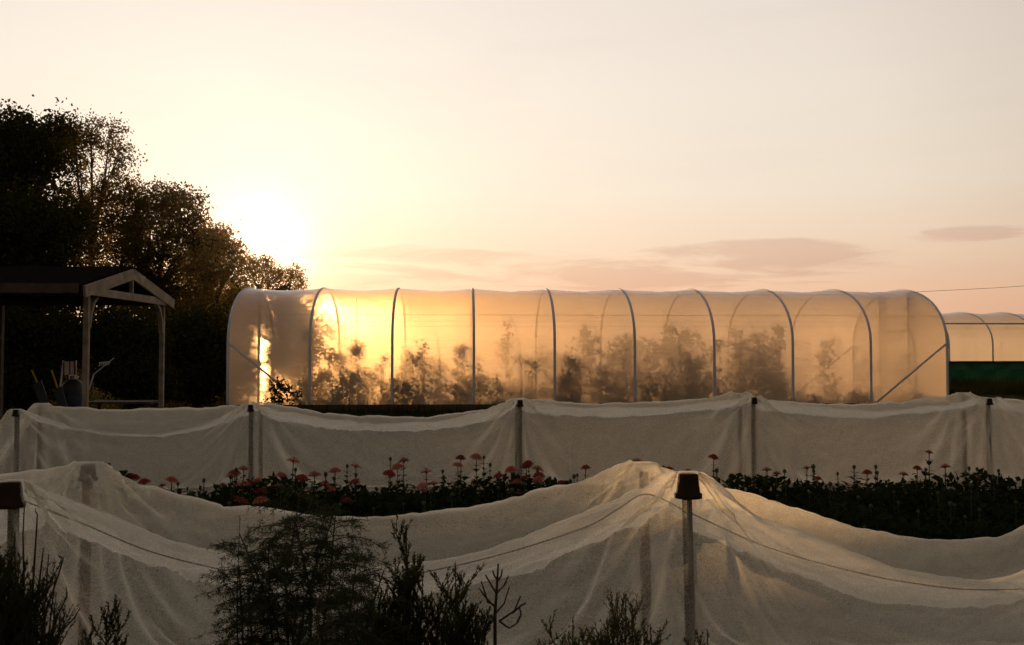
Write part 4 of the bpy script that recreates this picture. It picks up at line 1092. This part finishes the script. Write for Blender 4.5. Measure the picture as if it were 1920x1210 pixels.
tp = at(452, 965, 2.5).z; s.shoot([(0, 0, 0), (.003, 0, tp * .5), (-.004, 0, tp * .8), (.001, 0, tp)], .003, .0006, 60, .008, .6, .6); s.build(.0014)
heathy('upright needle-leaved shrub right of the feathery one', 765, 2.5, 985, 190, 20, 150, 0, .95)
heathy('arching needle-leaved shrub at the right end of the group', 855, 2.45, 1075, 120, 13, 150, .0, .9)
heathy('low needle-leaved shrub under the bare candelabra twig', 905, 2.3, 1165, 170, 14, 150, 0, 1.0)
heathy('broom-like shrub of thin upright shoots at the bottom centre-right', 1165, 2.4, 1105, 150, 28, 60, 0, 1.0, .4)
heathy('small dark tuft of shoots left of the broom-like shrub', 1070, 2.35, 1150, 100, 14, 110, 0, 1.0)
heathy('small tuft at the foot of the dark foreground post', 1325, 2.5, 1185, 60, 8, 90, 0, 1.0)
heathy('small needle-leaved seedling at the bottom left', 212, 2.5, 1150, 50, 7, 150, 0, 1.0)
heathy('dark bushy shrub in the bottom left corner', 0, 2.15, 1000, 190, 46, 130, 0, 1.0, .3)
heathy('thin-twigged shrub leaning right out of the bottom left corner', 55, 2.3, 1030, 130, 14, 40, .08, 1.0, .4)
# bare candelabra twig
s = Shrub('candelabra_shoot', 'bare candelabra-shaped twig standing before the foreground net', 930, 2.4, 'fern', 'shoot')
o = s.o
def ap_(px, py, dy=0): return at(px, py, 2.4 + dy) - o
s.shoot([(0, 0, 0), ap_(928, 1150), ap_(931, 1110), ap_(934, 1062)], .006, .0025, 500, .008, .3, .93, 6)
for lst in (((929, 1140), (910, 1120), (898, 1103)), ((928, 1135), (915, 1130), (902, 1090), ), ((930, 1112), (920, 1095), (910, 1078)), ((931, 1112), (945, 1098), (953, 1080)),
            ((932, 1088), (926, 1078), (924, 1070)), ((933, 1090), (940, 1080), (942, 1068)), ((929, 1150), (945, 1132), (955, 1100)), ((936, 1165), (965, 1145), (976, 1118)), ((960, 1150), (978, 1135), (986, 1131)), ((970, 1168), (977, 1152), (974, 1138)), ((936, 1165), (955, 1178), (970, 1168))):
    s.shoot([ap_(*q, random.uniform(-.01, .01)) for q in lst], .0028, .0018, 60, .005, .3, .5, 5)
s.build(.002)
# twigs at the far left, curling tips
s = Shrub('bare_twigs', 'slender bare twigs with curled tips rising at the left edge', 60, 2.3, 'fern2', 'shoots')
o = s.o
for lst in (((20, 1400), (45, 1100), (43, 1000), (46, 945)), ((40, 1400), (64, 1060), (68, 1000), (70, 965), (66, 958)), ((40, 1400), (75, 1080), (80, 1040), (81, 1030)), ((60, 1400), (85, 1150), (112, 1070), (118, 1048), (110, 1042)),
            ((60, 1400), (100, 1170), (125, 1120), (124, 1102)), ((70, 1400), (110, 1190), (140, 1158), (150, 1140)), ((30, 1400), (30, 1100), (27, 1020), (28, 1000))):
    s.shoot([at(a, b, 2.3) - o for a, b in lst], .003, .0011, 120, .008, .4, .4, 5)
s.build(.0018)

# ------------------------------------------------------------------ evening haze
hz = MB().box((-110, -20, -1.2), (120, 130, 16)); 
m, q = mat('evening_haze')
v = q('ShaderNodeVolumePrincipled', {'Color': (.9, .95, 1, 1), 'Density': .000035, 'Anisotropy': .93})
q('ShaderNodeOutputMaterial', {1: v.outputs[0]})
tag(hz.build('haze', m), 'thin evening haze', kind='stuff')
S.cycles.volume_bounces = 0
